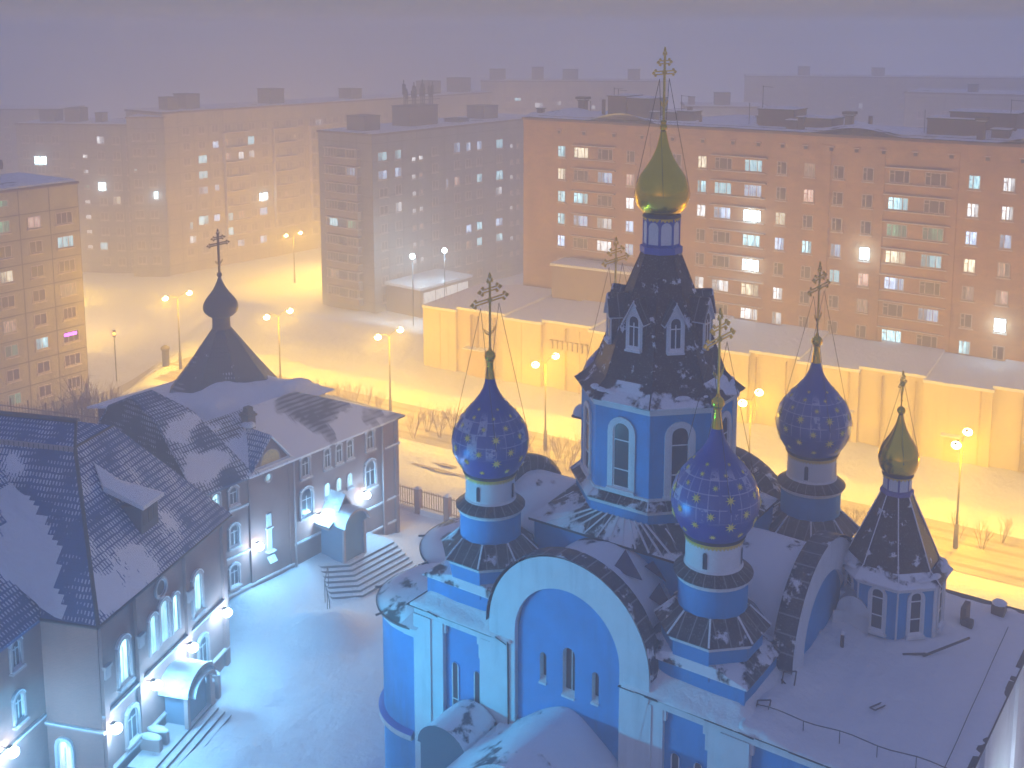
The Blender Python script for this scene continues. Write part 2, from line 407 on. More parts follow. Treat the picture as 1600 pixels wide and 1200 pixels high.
def octa(ap, z, cx=0, cy=0, n=8, off=22.5):
    r = ap / math.cos(math.pi / n)
    return [(cx + r * math.cos(R(off + 360 / n * i)), cy + r * math.sin(R(off + 360 / n * i)), z) for i in range(n)]
def rect(hx, hy, z, cx=0, cy=0):
    return [(cx - hx, cy - hy, z), (cx + hx, cy - hy, z), (cx + hx, cy + hy, z), (cx - hx, cy + hy, z)]

def smooth(t): t = max(0.0, min(1.0, t)); return t * t * (3 - 2 * t)

def arch_pts(w, h, n=10, x0=0, z0=0):
    """outline of a round-headed opening, from bottom left over the top to bottom right"""
    r = w / 2
    return [(x0 - r, z0)] + [(x0 - r * math.cos(math.pi * i / n), z0 + h - r + r * math.sin(math.pi * i / n)) for i in range(n + 1)] + [(x0 + r, z0)]

def arch_window(w, h, sur, mats, name="window", bars=1, cross=(0.72,), sill=True, depth=0.12, hood=True):
    """wall plane y=0, outward -y, bottom centre at origin. mats: surround, frame, glass, snow.
    Returns the frame object with its pane as a child"""
    mb = MB(); o = arch_pts(w, h); fw = 0.07
    i2 = arch_pts(w - 2 * fw, h - fw, z0=fw)
    def ring(A, Bn, yf, yb, m):
        for k in range(len(A) - 1):
            a0, a1, b0, b1 = A[k], A[k + 1], Bn[k], Bn[k + 1]
            mb.face([(a0[0], yf, a0[1]), (a1[0], yf, a1[1]), (b1[0], yf, b1[1]), (b0[0], yf, b0[1])][::-1], m)
            mb.face([(a0[0], yf, a0[1]), (a0[0], yb, a0[1]), (a1[0], yb, a1[1]), (a1[0], yf, a1[1])], m)
            mb.face([(b0[0], yf, b0[1]), (b1[0], yf, b1[1]), (b1[0], yb, b1[1]), (b0[0], yb, b0[1])], m)
    if sur > 0:
        out = arch_pts(w + 2 * sur, h + sur)
        ring(out, o, -depth, 0.0, 0)
        if hood:   # snow lying on the arch hood
            top = [p for p in out if p[1] > h - w * 0.28]
            for a, b in zip(top, top[1:]):
                mb.box(-0.001, math.hypot(b[0] - a[0], b[1] - a[1]), -depth - 0.02, 0, 0, 0.06, 3, mat=Matrix.Translation((a[0], 0, a[1])) @ Matrix.Rotation(-math.atan2(b[1] - a[1], b[0] - a[0]), 4, 'Y'))
    ring(o, i2, -0.035, 0.0, 1)
    mb.box(-w / 2, w / 2, -0.035, 0, 0, fw, 1)
    for k in range(bars):
        x = -w / 2 + w * (k + 1) / (bars + 1); mb.box(x - 0.03, x + 0.03, -0.032, 0, fw, h - w * 0.5, 1)
    for t in cross:
        mb.box(-w / 2 + fw, w / 2 - fw, -0.03, 0, h * t - 0.03, h * t + 0.03, 1)
    if sill:
        mb.box(-w / 2 - sur - 0.05, w / 2 + sur + 0.05, -depth - 0.12, 0, -0.14, -0.04, 0)
        mb.face([(-w / 2 - sur, -depth - 0.10, -0.04), (w / 2 + sur, -depth - 0.10, -0.04), (w / 2 - 0.02, -0.04, 0.16), (-w / 2 + 0.02, -0.04, 0.16)], 3)
        mb.box(-w / 2 - sur, w / 2 + sur, -depth - 0.10, -0.036, -0.04, 0.03, 3)
    ob = mb.build(name, [mats[0], mats[1], mats[2], mats[3]])
    pm = MB(); pts = arch_pts(w - 2 * fw, h - fw, z0=fw)
    pm.face([(p[0], -0.012, p[1]) for p in pts][::-1], 0)
    pane = pm.build("pane", [mats[2]], ob)
    return ob

# ================================================================ SETTING
def gz(x, y):
    left = -4.5 * smooth((-x - 41) / 9) * smooth((y - 50) / 30)
    far = -4.6 * smooth((y + 0.64 * x - 133) / 22) if x < 4 else -4.6 * smooth((y - 165) / 25)
    if x < 4: far = min(far, 0)
    b = min(left, far)
    return b

PARISH = Matrix.Translation((-20.7, 70.06, 0)) @ Matrix.Rotation(R(-37), 4, 'Z')
MAIN = Matrix.Translation((-21.43, 53.85, 0)) @ Matrix.Rotation(R(-14.7), 4, 'Z')
PINV = PARISH.inverted(); MINV = MAIN.inverted()
STREET_O = Vector((3.2, 102.9)); STREET_D = Vector((math.cos(R(-32.0)), math.sin(R(-32.0))))

def ground():
    def axis(lo, hi, step, far):
        a = []; x = lo
        while x <= hi: a.append(x); x += step
        g = step
        while a[-1] < far: g *= 1.35; a.append(a[-1] + g)
        g = step
        while a[0] > -far: g *= 1.35; a.insert(0, a[0] - g)
        return a
    xs = axis(-60, 60, 0.8, 2500); ys = axis(30, 150, 0.8, 2500)
    mb_v = []; nx, ny = len(xs), len(ys)
    for y in ys:
        for x in xs:
            z = gz(x, y)
            if -80 < x < 90 and 0 < y < 220:
                rel = Vector((x, y)) - STREET_O
                cross = abs(rel.x * -STREET_D.y + rel.y * STREET_D.x)
                flat = smooth((cross - 5) / 4)
                n1 = noise.noise(Vector((x * 0.12, y * 0.12, 0))); n2 = noise.noise(Vector((x * 0.5, y * 0.35, 3.1)))
                z += (0.45 * n1 + 0.16 * n2 + 0.05 * noise.noise(Vector((x * 1.3, y * 1.3, 7)))) * flat
                # drifts against the parish house
                p = PINV @ Vector((x, y, 0)); 
                if -2 < p.y < 21: z += 1.35 * smooth(1 - max(0, p.x - 0.5) / 4.5) * smooth((p.y + 1) / 4) * (1 - 0.95 * smooth((p.y - 14.5) / 4))
                # shovelled heap in the yard
                d = math.hypot((x + 12.4) * .8, (y - 70.0)); z += 1.5 * max(0, 1 - (d / 2.6) ** 2) * (0.8 + 0.4 * n2)
                if x > -6: # raised verge between yard fence and street
                    pass
                # trodden path from the steps towards the church, and lumps thrown beside it
                t_ = ((x + 8.5) * -0.35 + (y - 77) * -0.94); o_ = (x + 8.5) * 0.94 - (y - 77) * 0.35 + .6 * math.sin(t_ * .35)
                if -1 < t_ < 30:
                    z -= 0.16 * math.exp(-(o_ / .45) ** 2) * (0.7 + .3 * math.sin(t_ * 7)); z += 0.14 * math.exp(-((abs(o_) - 1.0) / .4) ** 2) * max(0, .4 + n2 * 2)
                # banks ploughed along the street
                z += 0.5 * math.exp(-((cross - 7.5) / 1.3) ** 2) * (0.7 + 0.6 * n2)
                z -= 0.12 * (1 - flat)
            mb_v.append((x, y, z))
    f = [(j * nx + i, j * nx + i + 1, (j + 1) * nx + i + 1, (j + 1) * nx + i) for j in range(ny - 1) for i in range(nx - 1)]
    me = bpy.data.meshes.new("ground"); me.from_pydata(mb_v, [], f)
    me.polygons.foreach_set("use_smooth", [True] * len(f)); me.materials.append(SNOW); me.update()
    o = bpy.data.objects.new("ground", me); COL.objects.link(o)
    tag(o, kind="structure")
ground()

def gzr(x, y): return gz(x, y) - 0.10

def road(name, pts, w, mat=ROAD, dz=0.02):
    mb = MB(); prev = None; acc = []
    P = [Vector(p) for p in pts]
    seg = []
    for a, b in zip(P, P[1:]):
        n = max(1, int((b - a).length / 3))
        for i in range(n): seg.append(a.lerp(b, i / n))
    seg.append(P[-1])
    rows = []
    for i, p in enumerate(seg):
        d = (seg[min(i + 1, len(seg) - 1)] - seg[max(i - 1, 0)]).normalized(); nn = Vector((-d.y, d.x))
        rows.append([(*(p + nn * w * t), gzr(*(p + nn * w * t)) + dz) for t in (-0.5, -0.25, 0, 0.25, 0.5)])
    mb.loft(rows, 0, True, close=False)
    o = mb.build(name, [mat]); tag(o, kind="structure"); return o
a = STREET_O + STREET_D * -62; b = STREET_O + STREET_D * 75
def off(k): return Vector((-STREET_D.y, STREET_D.x)) * k
road("road", [a + off(-0.5), b + off(-0.5)], 8.4)

def ruts():
    """wheel tracks pressed into the snow of the street and of the crossing behind"""
    mt = M("wheel_track_snow", (0.40, 0.34, 0.29), 0.8, var=0.2, scale=0.5)
    for k, w in ((-3.6, 0.5), (-2.0, 0.45), (0.3, 0.5), (1.9, 0.5), (-8.6, 0.5), (-9.9, 0.4)):
        road("wheel_track", [a + off(k), a + off(k + 0.3) + STREET_D * 45, b + off(k)], w, mt, 0.035 if abs(k + 0.5) < 4.3 else 0.16)
ruts()

# ================================================================ CHURCH
church = empty("church", (7.41, 54.67, 0), R(-35.5), "blue and white onion-domed church under snow with gold-starred blue domes", "church")

def onion(mb, prof, z0, n=32, m=0, uw=0.5): mb.lathe(prof, 0, 0, z0, n, m, True, uw=uw)

def star(mb, c, nrm, up, r, m, ns=8):
    nrm = Vector(nrm).normalized(); up = Vector(up); up = (up - nrm * up.dot(nrm)).normalized(); rt = up.cross(nrm)
    c = Vector(c) + nrm * 0.012
    for i in range(ns):
        t0 = 2 * math.pi * i / ns; d = math.pi / ns
        q = lambda t, rr, h=0: c + (rt * math.cos(t) + up * math.sin(t)) * rr + nrm * h
        mb.face([q(t0, r), q(t0 + d, r * 0.38), c + nrm * 0.05], m)
        mb.face([q(t0 - d, r * 0.38), q(t0, r), c + nrm * 0.05], m)

def cross_mesh(h, arm, style=0, t=0.05):
    """orthodox cross, base at z=0, arms along local y"""
    mb = MB()
    mb.box(-t * 0.7, t * 0.7, -t, t, 0, h * 0.93, 0)
    za = h * (0.68 if style == 0 else 0.66)
    def bar(z, L, tt, gap=0.07, slope=0):
        for s in (-1, 1):
            mt = Matrix.Translation((0, 0, z)) @ Matrix.Rotation(slope, 4, 'X')
            mb.box(-tt, tt, -L / 2, L / 2, s * gap - tt, s * gap + tt, 0, mat=mt)
        for e in (-1, 1): fleur((0, e * L / 2, z + e * math.sin(slope) * L / 2), (0, e, 0), 0.155 * arm / 1.1)
    def fleur(c, d, s):
        c = Vector(c); d = Vector(d).normalized(); u = Vector((0, 0, 1)) if abs(d.z) < 0.5 else Vector((0, 1, 0))
        w = 0.035
        for q, k in ((c + d * s * 1.35, 1.15), (c + u * s * 0.95, 0.85), (c - u * s * 0.95, 0.85)):
            for xs in (-w, w):
                o4 = [q + d * s * k, q + u * s * 0.55 * k, q - d * s * 0.6 * k, q - u * s * 0.55 * k]
                mb.face([(p.x + xs, p.y, p.z) for p in (o4 if xs > 0 else o4[::-1])], 0)
            o4 = [q + d * s * k, q + u * s * 0.55 * k, q - d * s * 0.6 * k, q - u * s * 0.55 * k]
            for i in range(4):
                p, r_ = o4[i], o4[(i + 1) % 4]
                mb.face([(p.x + w, p.y, p.z), (p.x - w, p.y, p.z), (r_.x - w, r_.y, r_.z), (r_.x + w, r_.y, r_.z)], 0)
    bar(za, arm * 1.9, t * 0.55)
    bar(h * 0.82, arm * 0.95, t * 0.5)
    fleur((0, 0, h * 0.93), (0, 0, 1), 0.155 * arm / 1.1)
    mb.sphere((0, 0, za), 0.13, 0, 8, 6)
    # small curls up the shaft
    for z in (0.30, 0.40, 0.5, 0.57):
        for s in (-1, 1): mb.tube((0, 0, h * z), (0, s * 0.10, h * z + 0.09), 0.018, 4)
    # crescent
    if style == 0:
        zc = h * 0.22; rr = arm * 0.42
        mb.path([(0, rr * math.sin(R(a_)), zc + rr - rr * math.cos(R(a_))) for a_ in range(-75, 76, 15)], 0.032, 5)
        mb.path([(0, rr * 0.8 * math.sin(R(a_)), zc + 0.1 + rr * 0.8 - rr * 0.8 * math.cos(R(a_))) for a_ in range(-60, 61, 15)], 0.02, 5)
    else:
        mb.box(-t * .5, t * .5, -arm * 0.4, arm * 0.4, h * 0.2 - 0.03, h * 0.2 + 0.03, 0, mat=Matrix.Translation((0, 0, h * 0.2)) @ Matrix.Rotation(R(-22), 4, 'X') @ Matrix.Translation((0, 0, -h * 0.2)))
    return mb

def band(r, z, m, n=48, h=0.16):
    """gilded openwork band with scallops hanging below it"""
    mb = MB(); mb.lathe([(r - 0.02, h), (r + 0.05, h), (r + 0.06, h * 0.55), (r + 0.03, h * 0.4), (r + 0.03, 0.0)], 0, 0, z, n, 0)
    for i in range(n):
        t = 2 * math.pi * i / n; q = (r + 0.035)
        c = Vector((q * math.cos(t), q * math.sin(t), z)); tg = Vector((-math.sin(t), math.cos(t), 0)) * (math.pi * q / n)
        mb.face([c - tg, c + tg, c + Vector((0, 0, -0.09))], 0)
        mb.sphere((q * 1.02 * math.cos(t), q * 1.02 * math.sin(t), z + h * 0.55), 0.03, 0, 5, 4)
    return mb

def stays(rt, zt, rb, zb, offs=45, knots=True):
    mb = MB()
    for i in range(4):
        t = R(offs + 90 * i)
        p0 = Vector((0, (1 if math.sin(t) > 0 else -1) * rt, zt)); p1 = Vector((rb * math.cos(t), rb * math.sin(t), zb))
        mb.tube(p0, p1, 0.013, 4)
        n = int((p1 - p0).length / 0.28)
        for k in range(1, n): 
            c = p0.lerp(p1, k / n); mb.sphere(c, 0.024, 0, 4, 3)
    return mb

ONION = [(1.33, 0), (1.5, .22), (1.72, .62), (1.87, 1.05), (1.92, 1.5), (1.86, 1.95), (1.64, 2.5), (1.27, 2.98), (.88, 3.43), (.55, 3.86), (.34, 4.28), (.23, 4.72)]
def cat(P, sub=4):
    out = []
    for i in range(len(P) - 1):
        p0 = P[max(i - 1, 0)]; p1 = P[i]; p2 = P[i + 1]; p3 = P[min(i + 2, len(P) - 1)]
        for k in range(sub):
            t = k / sub
            out.append(tuple(0.5 * (2 * p1[j] + (p2[j] - p0[j]) * t + (2 * p0[j] - 5 * p1[j] + 4 * p2[j] - p3[j]) * t * t + (3 * p1[j] - p0[j] - 3 * p2[j] + p3[j]) * t ** 3) for j in (0, 1)))
    out.append(P[-1]); return out

def dome_mat():
    """blue enamelled sheets with raised seams that hold snow, snow patches on the shoulder"""
    m, n, l, b = newmat("starred_blue_dome")
    uv = n.new("ShaderNodeUVMap"); sp = n.new("ShaderNodeSeparateXYZ"); l.new(uv.outputs[0], sp.inputs[0])
    g = n.new("ShaderNodeTexCoord"); so = n.new("ShaderNodeSeparateXYZ"); l.new(g.outputs["Object"], so.inputs[0])
    fu = mth(n, l, 'FRACT', sp.outputs[0]); fv = mth(n, l, 'FRACT', mth(n, l, 'DIVIDE', sp.outputs[1], 0.62))
    lu = mth(n, l, 'LESS_THAN', fu, 0.075); lv = mth(n, l, 'LESS_THAN', fv, 0.07)
    up = n.new("ShaderNodeMapRange"); up.inputs[1].default_value = 1.0; up.inputs[2].default_value = 1.35; l.new(so.outputs[2], up.inputs[0])
    upt = n.new("ShaderNodeMapRange"); upt.inputs[1].default_value = 3.3; upt.inputs[2].default_value = 2.9; l.new(so.outputs[2], upt.inputs[0])
    zone = mth(n, l, 'MULTIPLY', up.outputs[0], upt.outputs[0])
    brk = mth(n, l, 'GREATER_THAN', noisef(n, l, 2.2, 3), 0.42)
    line = mth(n, l, 'MULTIPLY', mth(n, l, 'MAXIMUM', lu, lv), mth(n, l, 'MULTIPLY', zone, brk))
    cell = n.new("ShaderNodeCombineXYZ")
    l.new(mth(n, l, 'FLOOR', sp.outputs[0]), cell.inputs[0]); l.new(mth(n, l, 'FLOOR', mth(n, l, 'DIVIDE', sp.outputs[1], 0.62)), cell.inputs[1])
    oi = n.new("ShaderNodeObjectInfo"); l.new(mth(n, l, 'MULTIPLY', oi.outputs["Random"], 50), cell.inputs[2])
    wn_ = n.new("ShaderNodeTexWhiteNoise"); l.new(cell.outputs[0], wn_.inputs[0])
    pn = noisef(n, l, 4, 5, 0.7)
    patch = mth(n, l, 'MULTIPLY', mth(n, l, 'GREATER_THAN', mth(n, l, 'ADD', wn_.outputs[0], mth(n, l, 'MULTIPLY', pn, 0.5)), 1.06), mth(n, l, 'MULTIPLY', zone, mth(n, l, 'GREATER_THAN', pn, 0.45)))
    frost = mth(n, l, 'MULTIPLY', zone, mth(n, l, 'MULTIPLY', noisef(n, l, 1.5, 5, 0.7), 0.13))
    mk = mth(n, l, 'MAXIMUM', mth(n, l, 'MULTIPLY', line, 0.55), mth(n, l, 'MAXIMUM', mth(n, l, 'MULTIPLY', patch, 0.6), frost))
    base = mixc(n, l, noisef(n, l, 1.2, 4), (0.008, 0.04, 0.26), (0.015, 0.08, 0.42))
    l.new(mixc(n, l, mk, base, (0.72, 0.72, 0.8)), b.inputs["Base Color"])
    b.inputs["Metallic"].default_value = 0.15
    l.new(mth(n, l, 'MULTIPLY_ADD', mk, 0.4, 0.3), b.inputs["Roughness"])
    b.inputs["Coat Weight"].default_value = 0.1
    bump(n, l, b, mth(n, l, 'MAXIMUM', lu, lv), 0.35, 0.03)
    return m
DOME = dome_mat()

# ---- one corner turret with its parts, then three copies
def make_turret():
    mb = MB()
    # low square block, tiled hip up to the octagon
    mb.loft([rect(2.5, 2.0, 10.9), rect(2.5, 2.0, 12.75)], 0)
    mb.loft([rect(2.54, 2.04, 12.60), rect(2.54, 2.04, 12.70)], 1)
    # octagon
    mb.loft([octa(2.05, 12.4), octa(2.05, 13.95)], 0)
    mb.loft([octa(2.05, 13.86), octa(2.2, 13.86), octa(2.2, 14.08), octa(2.05, 14.08)], 1)
    # lower and upper drums
    mb.lathe([(1.53, 13.9), (1.53, 16.28)], n=40, m=0)
    mb.lathe([(1.53, 16.16), (1.62, 16.2), (1.64, 16.42), (1.5, 16.44)], n=40, m=1)
    mb.lathe([(1.24, 16.5), (1.24, 18.05)], n=40, m=2)
    mb.lathe([(1.32, 16.75), (1.3, 16.84), (1.24, 16.9)], n=40, m=2)
    t = mb.build("corner_turret", [BLUE, TRIM, DRUMW], church)
    mb = MB(); mb.loft([rect(2.68, 2.18, 12.76), octa(2.0, 13.2)], 0) if False else None
    # hip between square and octagon as eight facets
    S = rect(2.68, 2.18, 12.76); Oc = octa(2.02, 13.2)
    # octagon corners: index 0 at 22.5 deg, then 67.5 ...
    quads = [(S[1], S[2], Oc[0], Oc[7]), (S[2], S[3], Oc[2], Oc[1]), (S[3], S[0], Oc[4], Oc[3]), (S[0], S[1], Oc[6], Oc[5])]
    for q in quads: mb.face(q, 0)
    for c, (i, j) in ((S[2], (1, 0)), (S[3], (3, 2)), (S[0], (5, 4)), (S[1], (7, 6))): mb.face([c, Oc[i], Oc[j]], 0)
    mb.loft([rect(2.68, 2.18, 12.70), rect(2.68, 2.18, 12.76)], 0)
    mb.build("block_roof", [SHEETS], t)
    mb = MB(); mb.loft([octa(2.34, 14.07), octa(2.36, 14.14)], 0)
    ro = octa(2.36, 14.14); ri = octa(1.5, 14.95)
    mb.loft([ro, ri], 0)
    for k in range(8):
        mb.tube(Vector(ro[k]) + Vector((0, 0, .02)), Vector(ri[k]) + Vector((0, 0, .02)), 0.05, 4, 1)
    mb.build("skirt_roof", [SHEET, SNOWR], t)
    mb = MB(); mb.lathe([(1.6, 16.40), (1.74, 16.42), (1.745, 16.48), (1.24, 16.86)], n=40, m=0, uw=0.3)
    mb.build("skirt_roof", [SHEET], t)
    mb = MB()
    prof = cat(ONION)
    mb.lathe([(1.30, -0.16), (1.38, -0.06), (1.33, 0.0)], 0, 0, 0, 48, 2)
    mb.lathe(prof, 0, 0, 0, 48, 0, True, uw=0.5)
    rnd = random.Random(4)
    def at_s(z):
        for (r0, h0), (r1, h1) in zip(prof, prof[1:]):
            if h0 <= z <= h1: t_ = (z - h0) / (h1 - h0); return r0 + (r1 - r0) * t_, (h1 - h0, r0 - r1)
        return prof[-1][0], (1, 0)
    for z, cnt, o_, sz in ((0.42, 8, 0.5, .17), (0.95, 8, 0, .25), (1.55, 8, .5, .24), (2.1, 8, 0, .22), (2.6, 8, .5, .18), (3.0, 8, 0, .14), (3.35, 6, .5, .11)):
        r_, (nz, nr) = at_s(z)
        for i in range(cnt):
            t_ = 2 * math.pi * (i + o_) / cnt + rnd.uniform(-.05, .05); z = z + rnd.uniform(-.03, .03)
            nrm = Vector((math.cos(t_) * nz, math.sin(t_) * nz, nr)).normalized()
            star(mb, (r_ * math.cos(t_), r_ * math.sin(t_), z), nrm, (rnd.uniform(-.25, .25), rnd.uniform(-.25, .25), 1), sz * rnd.uniform(.85, 1.12), 1)
    d = mb.build("onion_dome", [DOME, GOLDF, IRON], t); d.location = (0, 0, 18.26)
    mb = band(1.24, 17.98, 0); mb.build("gold_band", [GOLDP], t)
    mb = MB(); mb.lathe([(.25, 0), (.2, .35), (.15, .8), (.2, .86), (.1, .92)], 0, 0, 22.95, 16, 0); mb.sphere((0, 0, 24.08), 0.29, 0, 16, 10); mb.lathe([(.12, 24.3), (.07, 24.5)], n=10)
    mb.build("gold_finial", [GOLD], t)
    mb = cross_mesh(3.75, 1.22); c = mb.build("cross", [GOLDP], t); c.location = (0, 0, 24.35)
    mb = stays(0.75, 26.6, 1.93, 19.9); mb.build("stay_cables", [WIRE], t)
    mb = MB()
    for s in (0, 1, 2, 3):
        mt = Matrix.Rotation(R(90 * s + 8), 4, 'Z')
        pts = arch_pts(0.2, 0.75, 6)
        mb = MB(); mb.face([mt @ Vector((p[0], -1.262, 17.0 + p[1])) for p in pts][::-1], 0)
        mb.build("slit_window", [GLASS], t)
    return t
tur = make_turret()
tur.location = (6, -5.9, 0)
tur["label"] = "front turret nearest the camera"
for (x, y, lb, rz) in ((-6.15, -6.0, "left turret at the apse end", 0), (6, 5.9, "right turret behind the tall spire", 0), (-6, 5.9, "rear turret hidden behind the tall spire", 0)):
    t2 = copy_tree(tur, church); t2.location = (x, y, 0); t2["label"] = lb

# ---- walls
def church_walls():
    mb = MB()
    mb.box(-9, -2.87, -8.25, 8.4, -1, 11.0, 0); mb.box(2.87, 16.8, -8.25, 8.4, -1, 11.0, 0); mb.box(-2.87, 2.87, -7.7, 7.9, -1, 11.0, 0); mb.box(-2.87, 2.87, -8.25, -7.7, -1, 4.0, 0)
    mb.build("wall", [BLUE], church)
    mb = MB(); mt = 0
    # front pilasters and frieze (proud of the wall)
    def pil(a0, a1, d=0.30, z1=10.75):
        pb = MB(); pb.box(a0, a1, -8.25 - d, -8.2, 0, z1, 0); pb.build('pilaster', [TRIM], church)
    pil(-9.12, -8.02, 0.34); pil(-8.02, -7.28, 0.26)
    pil(-4.95, -2.85, 0.28)
    pil(2.85, 4.45, 0.28); pil(4.45, 5.0, 0.22)
    pil(7.15, 7.75, 0.22); pil(7.75, 9.05, 0.32)
    pil(13.6, 14.3, 0.26); pil(16.0, 16.95, 0.32)
    mb.box(-9.12, -2.86, -8.5, -8.2, 10.72, 11.12, 0); mb.box(2.86, 16.95, -8.5, -8.2, 10.72, 11.12, 0)          # frieze
    for a0, a1 in ((-7.28, -4.95), (5.0, 7.15), (9.05, 13.6), (14.3, 16.0)):   # stepped shoulders of each panel
        mb.box(a0, a0 + 0.14, -8.44, -8.2, 10.2, 10.72, 0); mb.box(a1 - 0.14, a1, -8.44, -8.2, 9.6, 10.72, 0)
        mb.box(a1 - 0.26, a1 - 0.14, -8.42, -8.2, 10.3, 10.72, 0)
    mb.build("front_frieze", [TRIM], church)
    mb = MB(); mb.box(16.78, 16.96, -8.3, 8.5, -1, 11.12, 0)
    for b0, b1 in ((-8.4, -7.0), (-3.4, -2.2), (3.2, 4.9), (7.2, 8.55)): mb.box(16.9, 17.12, b0, b1, 0, 11.0, 0)
    mb.build("west_wall", [TRIM], church)
    mb = MB(); mb.box(-9.2, 16.7, 8.3, 8.6, 10.7, 11.12, 0)
    t = mb.build("rear_frieze", [TRIM], church)
    mb = MB(); mb.tube((-.5, 0, .12), (0, 0, .12), .03, 5); t = mb.build("wall_lamp", [IRON], church); t.location = (17.9, 0.5, 6.4)  # unseen lamp added to brighten the west wall
    mb = MB(); mb.sphere((.1, 0, -.06), .3, 0, 12, 8); mb.build("lamp_lens", [LENS_F], t)
    lamp_light("wall_lamp_light", t, (.5, 0, -.2), 380, (.75, .82, 1.0), .1)
    # cornice: thin metal edge, bent and broken here and there
    mb = MB(); rnd = random.Random(9)
    def edge(a0, a1):
        x = a0
        while x < a1:
            w = min(rnd.uniform(.7, 1.6), a1 - x); dz = rnd.uniform(-.03, .03); dy = rnd.uniform(-.04, .03)
            mb.box(x, x + w - .03, -8.66 + dy, -8.2, 11.125 + dz * .3, 11.165 + dz, 0); x += w
    edge(-9.5, -3.5); edge(2.85, 17.3)
    mb.box(-9.55, 17.3, 8.15, 8.8, 11.125, 11.17, 0); mb.box(16.9, 17.16, -8.15, 8.15, 11.125, 11.17, 0); mb.box(-9.5, -9.0, -8.15, 8.15, 11.125, 11.17, 0)
    for a_, dz in ((-8.1, 0), (-3.9, .05), (4.2, -.05), (8.6, -.03)): mb.tube((a_, -8.7, 11.2 + dz), (a_ + .7, -8.76, 11.14 - dz), 0.03, 5)
    mb.tube((-3.2, -8.62, 11.2), (-3.15, -8.6, 3), 0.045, 6)
    mb.build("gutter", [IRON], church)
church_walls()

def lumpy(mb, x0, x1, y0, y1, zf, nx, ny, m=0):
    rows = [[(x0 + (x1 - x0) * i / nx, y0 + (y1 - y0) * j / ny, zf(x0 + (x1 - x0) * i / nx, y0 + (y1 - y0) * j / ny)) for i in range(nx + 1)] for j in range(ny + 1)]
    for r0, r1 in zip(rows, rows[1:]):
        for i in range(nx): mb.face([r0[i], r0[i + 1], r1[i + 1], r1[i]], m, True)
    # skirt
    for j, r_ in ((0, rows[0]), (ny, rows[-1])):
        for i in range(nx):
            a_, b_ = r_[i], r_[i + 1]; lo = [(a_[0], a_[1], 11.14), (b_[0], b_[1], 11.14)]
            mb.face([lo[0], lo[1], b_, a_] if j == 0 else [lo[1], lo[0], a_, b_], m, True)
    for k in (0, nx):
        for j in range(ny):
            a_, b_ = rows[j][k], rows[j + 1][k]; lo = [(a_[0], a_[1], 11.14), (b_[0], b_[1], 11.14)]
            mb.face([lo[1], lo[0], a_, b_] if k == 0 else [lo[0], lo[1], b_, a_], m, True)

def flat_roof():
    mb = MB()
    def zf(x, y):
        z = 11.24 + 0.07 * noise.noise(Vector((x * 0.5, y * 0.5, 0))) + 0.05 * noise.noise(Vector((x * 1.7, y * 1.7, 5)))
        d = math.hypot(x - 11.07, y - 3.6); z += 0.5 * smooth(1 - (d - 2.2) / 1.7) * (0.6 + 0.6 * noise.noise(Vector((x, y, 2))))
        z += 0.55 * smooth(1 - (x - 8.9) / 2.2) * (0.7 + 0.5 * noise.noise(Vector((x * .6, y * .6, 9))))
        ed = min(17.0 - x, y + 8.6, 8.6 - y); z -= 0.08 * (1 - smooth(ed / 0.7))
        return z
    lumpy(mb, 8.6, 17.1, -8.6, 8.6, zf, 44, 84)
    mb.build("snowy_flat_roof", [SNOWR], church)
    # snow sloping from the eaves up to the turret blocks and vaults on the square body
    mb = MB()
    def zc(x, y):
        z = 11.25 + 0.08 * noise.noise(Vector((x * 0.8, y * 0.8, 1)))
        e = min(9.2 - abs(x), 8.6 - abs(y)); z += 0.95 * smooth(e / 1.0)
        e2 = min(abs(abs(x) - 4.0), 2.0); z += 0.5 * (1 - smooth(e2 / 1.2)) * smooth((e) / 1.2)
        return z
    lumpy(mb, -9.3, -3.0, -8.65, 8.6, zc, 24, 58); lumpy(mb, 3.0, 9.3, -8.65, 8.6, zc, 24, 58)
    mb.build("snowy_eaves_roof", [SNOWR], church)
flat_roof()

